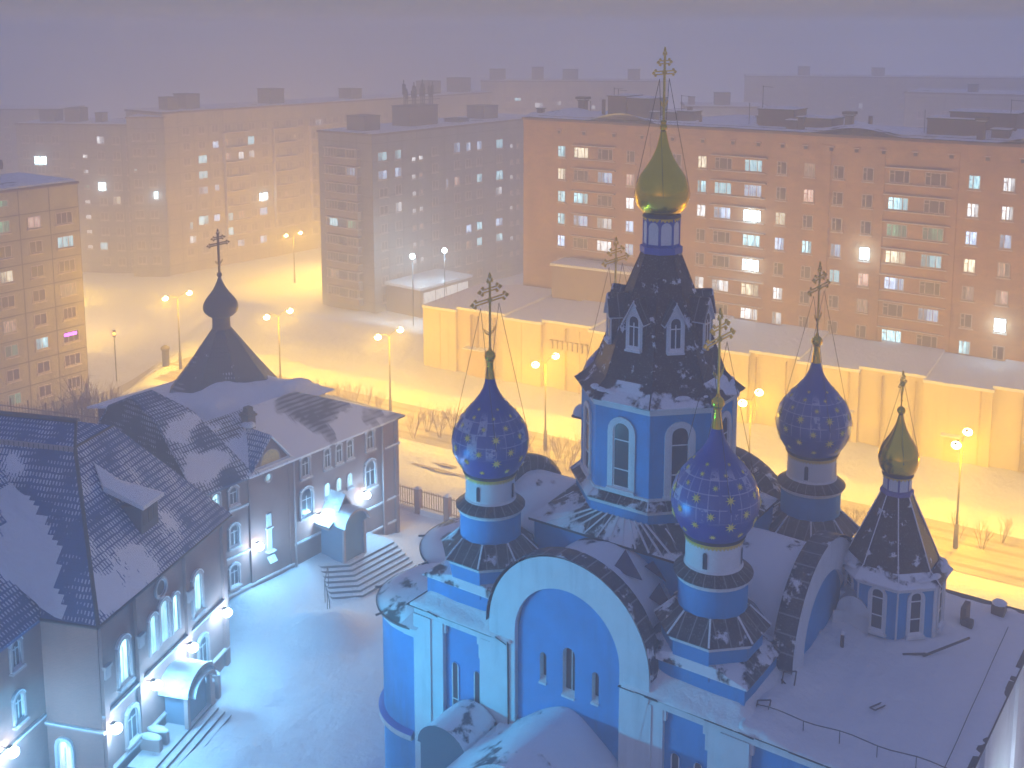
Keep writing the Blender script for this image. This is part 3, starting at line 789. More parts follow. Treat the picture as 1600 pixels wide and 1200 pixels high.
# ---- arched gables (four) and the vaults behind them
def make_gable():
    """frame: facade looks to -y, plane at y = 0, arch centre x = 0, spring z = 11.86"""
    zs = 11.86; n = 28
    mb = MB()
    SL = [(-1.58, -1.22, 9.65, 11.1), (-.31, .36, 9.45, 11.8), (1.28, 1.64, 9.65, 11.1)]
    top = lambda x: zs + math.sqrt(max(0, 2.85 ** 2 - x * x))
    def strip(x0, x1, zl):
        k = max(2, int((x1 - x0) / .25)); P_ = [(x0 + (x1 - x0) * i / k) for i in range(k + 1)]
        mb.face([(x0, .22, zl), (x1, .22, zl)] + [(x, .22, top(x)) for x in reversed(P_)], 0)
    xs = [-2.85]
    for a_, b_, c_, d_ in SL:
        strip(xs[-1], a_, 4.0); mb.face([(a_, .22, 4), (b_, .22, 4), (b_, .22, c_), (a_, .22, c_)], 0); strip(a_, b_, d_)
        rr = (b_ - a_) / 2; hx = [(a_ + rr - rr * math.cos(math.pi * i / 8), d_ - rr + rr * math.sin(math.pi * i / 8)) for i in range(9)]
        mb.face([(x, .22, z) for x, z in hx[:5]] + [(a_, .22, d_)], 0); mb.face([(x, .22, z) for x, z in hx[4:]] + [(b_, .22, d_)], 0)
        out = [(a_, c_)] + hx + [(b_, c_)]
        for p, q in zip(out, out[1:] + out[:1]): mb.face([(p[0], .22, p[1]), (q[0], .22, q[1]), (q[0], .55, q[1]), (p[0], .55, p[1])][::-1], 1)
        mb.face([(p[0], .54, p[1]) for p in out][::-1], 2)
        xm = (a_ + b_) / 2; mb.box(xm - .02, xm + .02, .5, .54, c_, d_, 1) if b_ - a_ > .5 else None
        mb.face([(a_ - .03, .14, c_ - .04), (b_ + .03, .14, c_ - .04), (b_, .5, c_ + .14), (a_, .5, c_ + .14)], 3)
        mb.face([(a_ - .03, .14, c_ - .04), (a_ - .03, .14, c_ - .14), (b_ + .03, .14, c_ - .14), (b_ + .03, .14, c_ - .04)], 1)
        xs.append(b_)
    strip(xs[-1], 2.85, 4.0)
    O = [(-4.35 * math.cos(math.pi * i / n), zs + 4.35 * math.sin(math.pi * i / n)) for i in range(n + 1)]
    I = [(-2.85 * math.cos(math.pi * i / n), zs + 2.85 * math.sin(math.pi * i / n)) for i in range(n + 1)]
    O = [(-4.35, 11.0)] + O + [(4.35, 11.0)]; I = [(-2.85, 4.0)] + I + [(2.85, 4.0)]
    for k in range(len(O) - 1):
        a0, a1, b0, b1 = O[k], O[k + 1], I[k], I[k + 1]
        mb.face([(b0[0], -0.05, b0[1]), (b1[0], -0.05, b1[1]), (a1[0], -0.05, a1[1]), (a0[0], -0.05, a0[1])], 1)
        mb.face([(b0[0], -0.05, b0[1]), (b0[0], 0.25, b0[1]), (b1[0], 0.25, b1[1]), (b1[0], -0.05, b1[1])], 1)
        mb.face([(a0[0], -0.05, a0[1]), (a1[0], -0.05, a1[1]), (a1[0], 0.75, a1[1]), (a0[0], 0.75, a0[1])], 1)
        mb.face([(a0[0], 0.75, a0[1]), (a1[0], 0.75, a1[1]), (b1[0], 0.75, b1[1]), (b0[0], 0.75, b0[1])], 1)
    g = mb.build("arched_gable", [BLUE, TRIM, GLASS, SNOWR], church)
    mb = MB(); R0 = [(4.47, -0.14), (4.49, -0.14), (4.47, 0.85), (4.2, 0.95), (3.7, 1.0)]
    for (r0, y0), (r1, y1) in zip(R0, R0[1:]):
        for i in range(n):
            t0, t1 = math.pi * i / n, math.pi * (i + 1) / n
            P = lambda r, y, t: (-r * math.cos(t), y, zs + r * math.sin(t))
            u0, u1 = 4.4 * t0, 4.4 * t1
            mb.face([P(r0, y0, t0), P(r0, y0, t1), P(r1, y1, t1), P(r1, y1, t0)], 0, True, [(u0, y0), (u1, y0), (u1, y1), (u0, y1)])
    mb.build("gable_coping", [sheet_roof("gable_coping_sheet", (0.035, 0.035, 0.06), 0.38, scale=1.1, seam=0.8)], g)
    return g
gab = make_gable()
VY = {}
for i, (x, y, rz, lb) in enumerate(((0, -8.5, 0, None), (9.1, 0, 90, None), (0, 8.5, 180, None), (-9.1, 0, 270, None))):
    g = gab if i == 0 else copy_tree(gab, church)
    g.location = (x, y, 0); g.rotation_euler = (0, 0, R(rz))
def vaults():
    for rz, L in ((0, 8.0), (90, 8.6)):
        mb = MB(); n = 30; zs = 11.86; K = 22
        rows = []
        for j in range(K + 1):
            y = -L + 2 * L * j / K
            rows.append([(-(3.72 + 0.08 * noise.noise(Vector((i * .3, y * .6, rz)))) * math.cos(math.pi * i / n), y,
                          zs + (3.72 + 0.12 * noise.noise(Vector((i * .3, y * .6, rz + 4)))) * math.sin(math.pi * i / n)) for i in range(n + 1)])
        for a_, b_ in zip(rows, rows[1:]):
            for i in range(n): mb.face([a_[i], b_[i], b_[i + 1], a_[i + 1]], 0, True)
        o = mb.build("vault_roof", [VAULT], church); o.rotation_euler = (0, 0, R(rz))
vaults()

# ---- windows of the front
def facade_windows():
    MW = (TRIM, FRAMEW, GLASS, SNOWR)
    w = arch_window(0.44, 5.2, 0.03, (BLUE, FRAMEW, GLASS, SNOWR), bars=0, cross=(0.3, 0.62), depth=0.05, hood=False)
    inst(w, church, (-6.68, -8.25, 3.55))
    for a_ in (-5.3, 5.55, 6.65, 10.4, 12.2):
        w2 = copy_tree(w, church); w2.location = (a_, -8.25, 3.55)
facade_windows()

# ---- central tower
def face_rot(k): return R(45 * k)            # face k looks to angle 45k
def central():
    mb = MB()
    mb.loft([rect(4.5, 4.5, 11.2), rect(4.5, 4.5, 15.55)], 0)
    mb.loft([octa(3.85, 15.4), octa(3.85, 17.08)], 0)
    mb.loft([octa(3.85, 17.06), octa(3.98, 17.06), octa(3.98, 17.24), octa(3.85, 17.26)], 1)
    mb.loft([octa(3.62, 17.2), octa(3.62, 22.1)], 0)
    mb.loft([octa(3.62, 21.86), octa(3.72, 21.9), octa(3.76, 22.24), octa(3.5, 22.26)], 1)
    mb.loft([octa(3.68, 17.6), octa(3.68, 17.72), octa(3.6, 17.76)], 1)
    # white corner strips on the rear faces seen from the side
    for k in (4, 0):
        for s in (-1, 1):
            mt = Matrix.Rotation(face_rot(k), 4, 'Z')
            mb.box(3.6, 3.68, s * 1.2 - 0.22, s * 1.2 + 0.22, 17.3, 22.0, 1, mat=mt)
    t = mb.build("central_tower", [BLUE, TRIM], church)
    # hipped ribbed roof of the square base
    mb = MB(); S = rect(4.72, 4.72, 15.6); Oc = octa(3.86, 16.55)
    for q in [(S[1], S[2], Oc[0], Oc[7]), (S[2], S[3], Oc[2], Oc[1]), (S[3], S[0], Oc[4], Oc[3]), (S[0], S[1], Oc[6], Oc[5])]: mb.face(q, 0)
    for c, (i, j) in ((S[2], (1, 0)), (S[3], (3, 2)), (S[0], (5, 4)), (S[1], (7, 6))): mb.face([c, Oc[i], Oc[j]], 0)
    mb.loft([rect(4.72, 4.72, 15.48), rect(4.72, 4.72, 15.6)], 1)
    # raised ribs, thick with snow
    for s in range(4):
        mt = Matrix.Rotation(R(90 * s), 4, 'Z')
        for k in range(-6, 7):
            x = k * 0.72
            top = Vector((x * 0.42, -3.86, 16.55)) if abs(x) < 3.8 else Vector((x * 0.55, -3.5, 16.4))
            mb.tube(mt @ Vector((x, -4.7, 15.62)), mt @ (top + Vector((0, 0, 0.03))), 0.055, 4, 2)
    mb.build("base_roof", [SHEETS, IRON, SNOWR], t)
    mb = MB(); mb.loft([octa(4.05, 17.24), octa(4.06, 17.3), octa(3.6, 17.62)], 0)
    for p, q in zip(octa(4.05, 17.32), octa(3.62, 17.64)): mb.tube(p, q, 0.05, 4, 1)
    mb.build("ledge_roof", [SHEETS, SNOWR], t)
    # windows
    w = arch_window(0.92, 3.35, 0.30, (TRIM, FRAMEW, GLASS, SNOWR), bars=0, cross=(0.30, 0.74), depth=0.09, hood=False)
    for k in range(8):
        ww = w if k == 0 else copy_tree(w, t)
        ww.parent = t; ang = face_rot(k)
        ww.location = (3.62 * math.cos(ang), 3.62 * math.sin(ang), 17.88); ww.rotation_euler = (0, 0, ang + math.pi / 2)
    # spire: flared eave and steep cone
    cosf = math.cos(R(22.5))
    mb = MB()
    mb.loft([octa(3.9, 22.22), octa(3.98, 22.3)], 1)
    mb.loft([octa(3.98, 22.3), octa(3.45, 22.72), octa(3.1 , 23.15)], 1)
    prof = [(3.32, 23.1), (2.76, 24.6), (2.1, 26.25), (1.48, 27.8), (0.96, 29.05)]
    mb.loft([octa(r * cosf, z) for r, z in prof], 0)
    pr = [(3.98 / cosf, 22.3), (3.45 / cosf, 22.72), (3.32, 23.1), (2.1, 26.25), (0.96, 29.05)]
    for k in range(8):
        an = R(22.5 + 45 * k)
        mb.path([(r * math.cos(an), r * math.sin(an), z) for r, z in pr], 0.04, 4, 0)
    # snow cushions on the flare
    rnd = random.Random(3)
    for k in range(18):
        an = R(rnd.uniform(0, 360)); rr = 3.55 + rnd.uniform(-.12, .12)
        rr *= cosf / math.cos((an - R(45) * round(an / R(45)))) 
        mb.blob((rr * math.cos(an), rr * math.sin(an), 22.58), rnd.uniform(.3, .75), rnd.uniform(.2, .32), rnd.uniform(.12, .22), 2, rot=an + math.pi / 2)
    mb.build("spire_roof", [SPIRE, FLARE, SNOWR], t)
    # dormers
    mb = MB()
    F0 = 2.6; hw = 0.46; zb = 24.55; ze = 26.1; zp = 26.95
    def X(r, x, z): return (r, x, z)
    mb.face([X(F0, -hw, zb), X(F0, hw, zb), X(F0, hw, ze), X(F0, 0, zp), X(F0, -hw, ze)], 0)
    for s in (-1, 1):
        q = [X(F0, s * hw, zb), X(1.6, s * hw, zb), X(1.6, s * hw, ze), X(F0, s * hw, ze)]
        mb.face(q if s < 0 else q[::-1], 1)
        q = [X(F0 + .16, s * (hw + .13), ze - 0.16), X(1.3, s * (hw + .13), ze - 0.16), X(1.3, 0, zp + .1), X(F0 + .16, 0, zp + .1)]
        mb.face(q if s < 0 else q[::-1], 1)
        q = [(p[0], p[1], p[2] - 0.07) for p in q]; mb.face(q if s > 0 else q[::-1], 0)
        mb.face([X(F0 + .16, s * (hw + .13), ze - .16), X(F0 + .16, 0, zp + .1), X(F0 + .16, 0, zp + .0), X(F0 + .16, s * (hw + .13), ze - .27)], 0)
    mb.tube((F0 + .1, 0, zp + .1), (1.5, 0, zp + .1), 0.05, 4, 1)
    d0 = mb.build("dormer", [TRIM, SHEET], t)
    w = arch_window(0.62, 1.62, 0.07, (TRIM, FRAMEW, GLASS, SNOWR), bars=1, cross=(0.68,), depth=0.05, hood=False)
    w.parent = d0; w.location = (F0 + 0.005, 0, zb + 0.12); w.rotation_euler = (0, 0, math.pi / 2)
    w2 = bpy.data.objects
    mt = d0.data.transform(Matrix.Identity(4))
    for k in range(8):
        dd = d0 if k == 0 else d0.copy()
        if k: COL.objects.link(dd)
        dd.parent = t; dd.rotation_euler = (0, 0, face_rot(k))
    # fold each dormer's window into its mesh so the tree stays three deep
    me = d0.data
    import bmesh
    bm = bmesh.new(); bm.from_mesh(me)
    for src in (w, [c for c in COL.objects if c.parent == w][0]):
        tmp = src.data.copy(); m4 = Matrix.Translation(w.location) @ Matrix.Rotation(math.pi / 2, 4, 'Z')
        tmp.transform(m4)
        base = len(me.materials)
        for mm in tmp.materials: me.materials.append(mm)
        for p in tmp.polygons: p.material_index += base
        bm.from_mesh(tmp)
    bm.to_mesh(me); bm.free()
    for src in [c for c in COL.objects if c.parent == w] + [w]: bpy.data.objects.remove(src)
    # cupola under the golden dome
    mb = MB()
    mb.lathe([(0.9, 29.0), (1.06, 29.05), (1.06, 29.36), (0.9, 29.4)], n=8, m=0, smooth=False, a0=22.5, a1=382.5)
    mb.lathe([(0.88, 29.3), (0.88, 30.9)], n=8, m=0, smooth=False, a0=22.5, a1=382.5)
    for k in range(8):
        mt = Matrix.Rotation(face_rot(k) + math.pi / 2, 4, 'Z'); ap = 0.88 * cosf
        pts = arch_pts(0.54, 1.12, 8)
        mb.face([mt @ Vector((p[0], -ap - 0.015, 29.5 + p[1])) for p in pts][::-1], 1)
        mb.tube(mt @ Vector((-0.335, -ap - 0.01, 29.4)), mt @ Vector((-0.335, -ap - 0.01, 30.8)), 0.045, 5, 0)
    mb.build("cupola", [M("violet_blue_paint", (0.07, 0.12, 0.5), 0.6), DRUMW], t)
    mb = MB()
    gp = cat([(.86, 0), (1.08, .18), (1.28, .5), (1.36, .92), (1.31, 1.35), (1.13, 1.85), (.82, 2.32), (.56, 2.74), (.36, 3.2), (.24, 3.62), (.15, 4.05)])
    mb.lathe([(.82, -.2), (.96, -.14), (.9, 0.0)], 0, 0, 0, 40, 1)
    mb.lathe(gp, 0, 0, 0, 40, 0)
    mb.sphere((0, 0, 4.25), 0.19, 0, 14, 8); mb.lathe([(.1, 4.4), (.16, 4.55), (.05, 4.62)], n=12)
    d = mb.build("golden_onion_dome", [GOLD, RUST], t); d.location = (0, 0, 30.98)
    mb = band(0.85, 30.72, 0, 28, 0.1); mb.build("gold_band", [GOLDP], t)
    mb = cross_mesh(3.6, 0.95, 0, 0.055); c = mb.build("cross", [GOLDP], t); c.location = (0, 0, 35.45)
    mb = stays(0.5, 37.6, 1.37, 31.95, 30); mb.build("stay_cables", [WIRE], t)
    # floodlight bracket hood on the left face
    mb = MB(); mb.blob((-3.9, -1.0, 20.1), 0.5, 0.45, 0.55, 0); mb.box(-4.3, -3.5, -1.4, -0.6, 19.98, 20.1, 1)
    mb.build("bracket_hood", [SNOWR, IRON], t)
central()

# ---- bell tower on the flat roof
def bell_tower():
    cx, cy_ = 11.07, 3.6
    mb = MB()
    mb.loft([octa(2.22, 10.9), octa(2.22, 14.2)], 0)
    mb.loft([octa(2.22, 14.0), octa(2.3, 14.02), octa(2.34, 14.26), octa(2.1, 14.28)], 1)
    mt = Matrix.Rotation(0, 4, 'Z')
    for p in octa(2.24, 0): mb.tube((p[0], p[1], 11), (p[0], p[1], 14.05), 0.05, 5, 1)
    for k in (0,):                                             # pale far-right face with a rain pipe
        mb.box(2.2, 2.26, -0.85, 0.85, 11, 14.05, 1)
    t = mb.build("bell_tower", [BLUE, TRIM], church); t.location = (cx, cy_, 0)
    w = arch_window(0.62, 2.1, 0.13, (TRIM, FRAMEW, GLASS, SNOWR), bars=0, cross=(0.38, 0.8), depth=0.07, hood=False)
    for k in range(8):
        ww = w if k == 0 else copy_tree(w, t)
        ww.parent = t; ang = face_rot(k); rr = 2.22 if k else 2.27
        ww.location = (rr * math.cos(ang), rr * math.sin(ang), 11.85); ww.rotation_euler = (0, 0, ang + math.pi / 2)
    cosf = math.cos(R(22.5)); mb = MB()
    mb.loft([octa(2.5, 14.24), octa(2.55, 14.32), octa(2.0, 14.82)], 1)
    mb.loft([octa(r * cosf, z) for r, z in ((2.12, 14.8), (1.75, 15.7), (1.15, 16.95), (.72, 17.98))], 0)
    for k in range(8):
        an = R(22.5 + 45 * k)
        mb.path([(r * math.cos(an), r * math.sin(an), z) for r, z in ((2.55 / cosf, 14.32), (2.12, 14.84), (.72, 17.98))], 0.035, 4, 2)
    rnd = random.Random(8)
    for k in range(12):
        an = R(rnd.uniform(0, 360)); rr = 2.3
        mb.blob((rr * math.cos(an), rr * math.sin(an), 14.55), rnd.uniform(.3, .55), rnd.uniform(.16, .26), rnd.uniform(.1, .18), 2, rot=an + math.pi / 2)
    mb.build("spire_roof", [SPIRE, FLARE, SNOWR], t)
    mb = MB()
    mb.lathe([(.72, 17.95), (.78, 17.98), (.78, 18.14), (.7, 18.18)], n=8, m=0, smooth=False, a0=22.5, a1=382.5)
    mb.lathe([(.66, 18.1), (.66, 18.98)], n=8, m=0, smooth=False, a0=22.5, a1=382.5)
    for k in range(8):
        m4 = Matrix.Rotation(face_rot(k) + math.pi / 2, 4, 'Z'); ap = 0.66 * cosf
        mb.face([m4 @ Vector((p[0], -ap - .012, 18.2 + p[1])) for p in arch_pts(0.42, 0.66, 8)][::-1], 1)
    mb.build("cupola", [M("violet_trim_paint", (0.16, 0.15, 0.42), 0.6), DRUMW], t)
    mb = MB()
    gp = cat([(.70, 0), (.8, .12), (.9, .36), (.95, .66), (.92, .95), (.78, 1.32), (.56, 1.68), (.36, 2.05), (.2, 2.45), (.11, 2.85)])
    mb.lathe([(.64, -.14), (.74, -.1), (.70, 0)], 0, 0, 0, 32, 1); mb.lathe(gp, 0, 0, 0, 36, 0)
    mb.sphere((0, 0, 3.05), .2, 0, 12, 8)
    d = mb.build("golden_onion_dome", [GOLD, RUST], t); d.location = (0, 0, 19.0)
    mb = band(0.66, 18.84, 0, 24, 0.08); mb.build("gold_band", [GOLDP], t)
    mb = cross_mesh(1.75, 0.5, 1, 0.035); c = mb.build("cross", [GOLDP], t); c.location = (0, 0, 22.2)
    mb = stays(0.28, 23.3, 0.96, 19.7, 30); mb.build("stay_cables", [WIRE], t)
bell_tower()

# ---- apses on the left
def apse(cx, cy_, r, zt, label, zl=3.9):
    mb = MB(); A0, A1 = 80, 280
    mb.lathe([(r, -1), (r, zt - 0.55)], cx, cy_, 0, 36, 0, True, A0, A1)
    mb.lathe([(r, zt - 0.6), (r + 0.06, zt - 0.55), (r + 0.1, zt - 0.05), (r, zt)], cx, cy_, 0, 36, 1, True, A0, A1)
    mb.lathe([(r, zl - .3), (r + .30, zl - .26), (r + .32, zl + .02), (r + .30, zl + 0.04)], cx, cy_, 0, 36, 1, True, A0, A1)
    mb.lathe([(r + .30, zl + .04), (r - .01, zl + .2)], cx, cy_, 0, 36, 2, True, A0, A1)
    # straight return to the facade
    mb.box(cx, -8.9, cy_ - r, cy_ + r, -1, zt - 0.05, 0)
    mb.box(cx, -8.9, cy_ - r - .06, cy_ + r + .06, zt - .6, zt - .03, 1)
    t = mb.build("apse", [BLUE, TRIM, M("blue_ledge_paint", (0.04, 0.15, 0.6), 0.5)], church); t["label"] = label
    mb = MB()
    prof = [(r + .22, -.06), (r + .3, 0), (r * .8, .62), (r * .5, 1.05), (r * .12, 1.3), (0, 1.32)]
    mb.lathe(prof, cx, cy_, zt, 36, 0, True, A0, A1, uw=0.6)
    mb.loft([[(cx, cy_ - r - .3, zt), (-8.8, cy_ - r - .3, zt)], [(cx, cy_ - r * .5, zt + 1.05), (-8.8, cy_ - r * .5, zt + 1.3)], [(cx, cy_ + r * .5, zt + 1.05), (-8.8, cy_ + r * .5, zt + 1.3)], [(cx, cy_ + r + .3, zt), (-8.8, cy_ + r + .3, zt)]], 0, True, close=False)
    mb.lathe([(r + .32, -.12), (r + .34, -.02), (r + .3, .03)], cx, cy_, zt, 36, 1, True, A0, A1)
    for an in (150, 200, 245):
        c = Vector((cx + (r + .25) * math.cos(R(an)), cy_ + (r + .25) * math.sin(R(an)), zt)); d = Vector((math.cos(R(an)), math.sin(R(an)), 0))
        mb.tube(c, c + d * .4 + Vector((0, 0, -.05)), .06, 5, 1)
    mb.build("apse_roof", [sheet_roof("apse_roof_sheet", (0.04, 0.06, 0.07), 0.74, scale=0.5), IRON], t)
apse(-9.9, -5.15, 3.3, 9.95, "near side apse with rounded blue wall")
apse(-10.3, 0.0, 4.0, 10.7, "main apse at the middle of the east end")
apse(-9.9, 5.2, 3.3, 9.95, "far side apse")

# ---- porch in front of the arch, bottom of the picture
def porch():
    mb = MB(); y0, y1 = -8.3, -13.4
    mb.box(-3.3, 3.2, y1 + .3, y0, -1, 6.6, 0)
    mb.box(-3.45, 3.35, y1 + .25, y0, 6.2, 6.75, 1)
    t = mb.build("porch", [BLUE, TRIM], church)
    mb = MB()
    n = 24
    def prof(t_):   # ogee crown, t_ -1..1
        x = t_; s = abs(x)
        return 6.75 + 1.95 * (1 - smooth(s)) ** 0.9 + 0.10 * (1 - s)
    rows = []
    for j in range(13):
        y = y0 - (y0 - y1) * j / 12
        rows.append([(x_ * 3.75, y, prof(x_) + 0.09 * noise.noise(Vector((x_ * 3, y, 1.5)))) for x_ in [-1 + 2 * i / n for i in range(n + 1)]])
    for a_, b_ in zip(rows, rows[1:]):
        for i in range(n): mb.face([b_[i], b_[i + 1], a_[i + 1], a_[i]], 0, True)
    mb.face([(x_ * 3.75, y1, prof(x_)) for x_ in [-1 + 2 * i / n for i in range(n + 1)]][::-1], 1)
    mb.face([(-3.75, y1, 6.75), (3.75, y1, 6.75), (3.75, y0, 6.75), (-3.75, y0, 6.75)], 1)
    mb.build("porch_roof", [sheet_roof("porch_roof_sheet", (0.03, 0.07, 0.10), 0.86, scale=0.35), TRIM], t)
    # lower round hood to the left of it
    mb = MB(); rows = []
    for j in range(7):
        y = -8.6 - 2.6 * j / 6
        rows.append([(-5.2 - 1.5 * math.cos(math.pi * i / 12), y, 6.1 + 1.25 * math.sin(math.pi * i / 12) + .06 * noise.noise(Vector((i * .5, y, 9)))) for i in range(13)])
    for a_, b_ in zip(rows, rows[1:]):
        for i in range(12): mb.face([b_[i], b_[i + 1], a_[i + 1], a_[i]], 0, True)
    mb.box(-6.6, -3.8, -11.1, -8.3, -1, 6.1, 1)
    mb.face([(-5.2 - 1.5 * math.cos(math.pi * i / 12), -11.2, 6.1 + 1.25 * math.sin(math.pi * i / 12)) for i in range(13)][::-1], 1)
    o = mb.build("porch_hood", [sheet_roof("porch_hood_sheet", (0.02, 0.06, 0.10), 0.6, scale=0.6), M("hood_front", (0.03, 0.07, 0.11), .6)], t)
porch()

# ---- small fittings on the church roof
def roof_bits():
    mb = MB()     # drooping safety rail above the front edge
    pts = []
    for i in range(17):
        x = 8.8 + i * 0.5; sag = 0.06 * math.sin((x - 8.8) * 2.1)
        pts.append((x, -7.25 + 0.05 * i * 0.5, 11.75 + sag))
    mb.path(pts, 0.022, 5)
    for i in range(1, 17, 3): mb.tube(pts[i], (pts[i][0], pts[i][1], 11.1), 0.02, 4)
    mb.build("safety_rail", [IRON], church)
    mb = MB(); mb.path([(16.3 - 0.02 * i, -8.2 + i * 0.8, 11.42 + 0.02 * math.sin(i)) for i in range(19)], 0.018, 4)
    mb.build("roof_cable", [IRON], church)
    mb = MB(); mb.tube((10.0, -0.2, 11.1), (10.0, -0.2, 12.05), 0.09, 8); mb.sphere((10.0, -0.2, 12.12), 0.13, 1, 8, 6); mb.tube((10.0, -0.2, 11.1), (10.0, -.2, 11.35), .16, 8)
    mb.build("vent_pipe", [RUST, SNOWR], church)
    mb = MB(); mb.box(14.9, 15.5, 7.3, 8.0, 11.1, 11.75, 0); mb.blob((15.2, 7.65, 11.75), .36, .4, .18, 1); mb.build("vent_box", [RUST, SNOWR], church)
    mb = MB(); mb.box(13.9, 14.15, 5.4, 6.3, 11.1, 12.1, 0); mb.box(14.0, 14.5, 5.2, 5.6, 11.1, 11.6, 0); mb.build("vent_box", [RUST, SNOWR], church)
    for (x, y, h) in ((8.95, -5.0, 1.0), (8.7, -7.2, .7)):
        mb = MB(); mb.path([(x, y, 11.2), (x + .1, y, 11.2 + h), (x + .6, y + .2, 11.3 + h), (x + .5, y + .2, 11.3), (x, y, 11.2 + h * .6)], 0.035, 4); mb.build("bent_ladder", [RUST], church)
    mb = MB(); mb.path([(12.8, -3.2, 11.2), (12.6, -4.2, 11.42), (12.85, -4.25, 11.42), (13.0, -3.3, 11.2)], .03, 4); mb.build("bent_bracket", [RUST], church)
    mb = MB(); mb.path([(12.5, .8, 11.4), (13.4, 1.3, 11.5), (13.3, 1.2, 11.4), (14.4, 2.6, 11.75), (14.9, 3.0, 12.0)], .06, 5); mb.build("fallen_gutter", [RUST], church)
    for (p, q, r_) in (((1.2, -6.5, 15.25), (2.6, -6.1, 15.0), (1.4, -5.6, 15.95)), ((2.9, -6.0, 14.2), (4.0, -5.4, 13.4), (3.0, -5.2, 14.6)), ((3.5, -6.8, 13.2), (4.5, -6.5, 12.3), (3.8, -6.0, 13.6)), ((2.2, -5.2, 15.2), (3.2, -4.9, 14.6), (2.4, -4.7, 15.3))):
        mb = MB(); mb.face([p, q, r_], 0); mb.face([(v_[0], v_[1], v_[2] - .03) for v_ in (r_, q, p)], 0)
        mb.build("torn_sheet", [bpy.data.materials.get("blue_black_sheet") or M("blue_black_sheet", (0.03, 0.035, 0.12), .5)], church)
    # sloping snow-covered lean-to and its side arch beside the west gable
    mb = MB(); arc = [(math.cos(math.pi * k / 12), math.sin(math.pi * k / 12)) for k in range(13)]
    mb.loft([[(9.95 + .85 * c, 1.0 + .3 * sn, 11.1), (9.95 + .85 * c, 1.0 + .3 * sn, 12.4)] for c, sn in arc], 0, True, close=False)
    mb.loft([[(9.95 + .8 * c, 1.3, 12.3 + .95 * sn) for c, sn in arc], [(9.7 + .7 * c, 3.2, 13.1 + .9 * sn) for c, sn in arc], [(9.5 + .7 * c, 5.6, 13.6 + .9 * sn) for c, sn in arc]], 1, True, close=False)
    mb.face([(9.95 + .8 * c, 1.3, 12.3 + .95 * sn) for c, sn in arc] , 0)
    mb.box(9.2, 10.4, 1.6, 5.6, 11.1, 13.2, 0)
    mb.build("passage_hood", [TRIM, SNOWR], church)
roof_bits()

# ================================================================ PARISH HOUSE (left)
house = empty("parish_house", (-20.7, 70.06, 0), R(-37), "brick parish house with snow-dusted tiled roofs and white wall lamps", "parish house")
M2P = PINV @ MAIN                       # main block frame -> house frame
ROT_M = R(22.3)

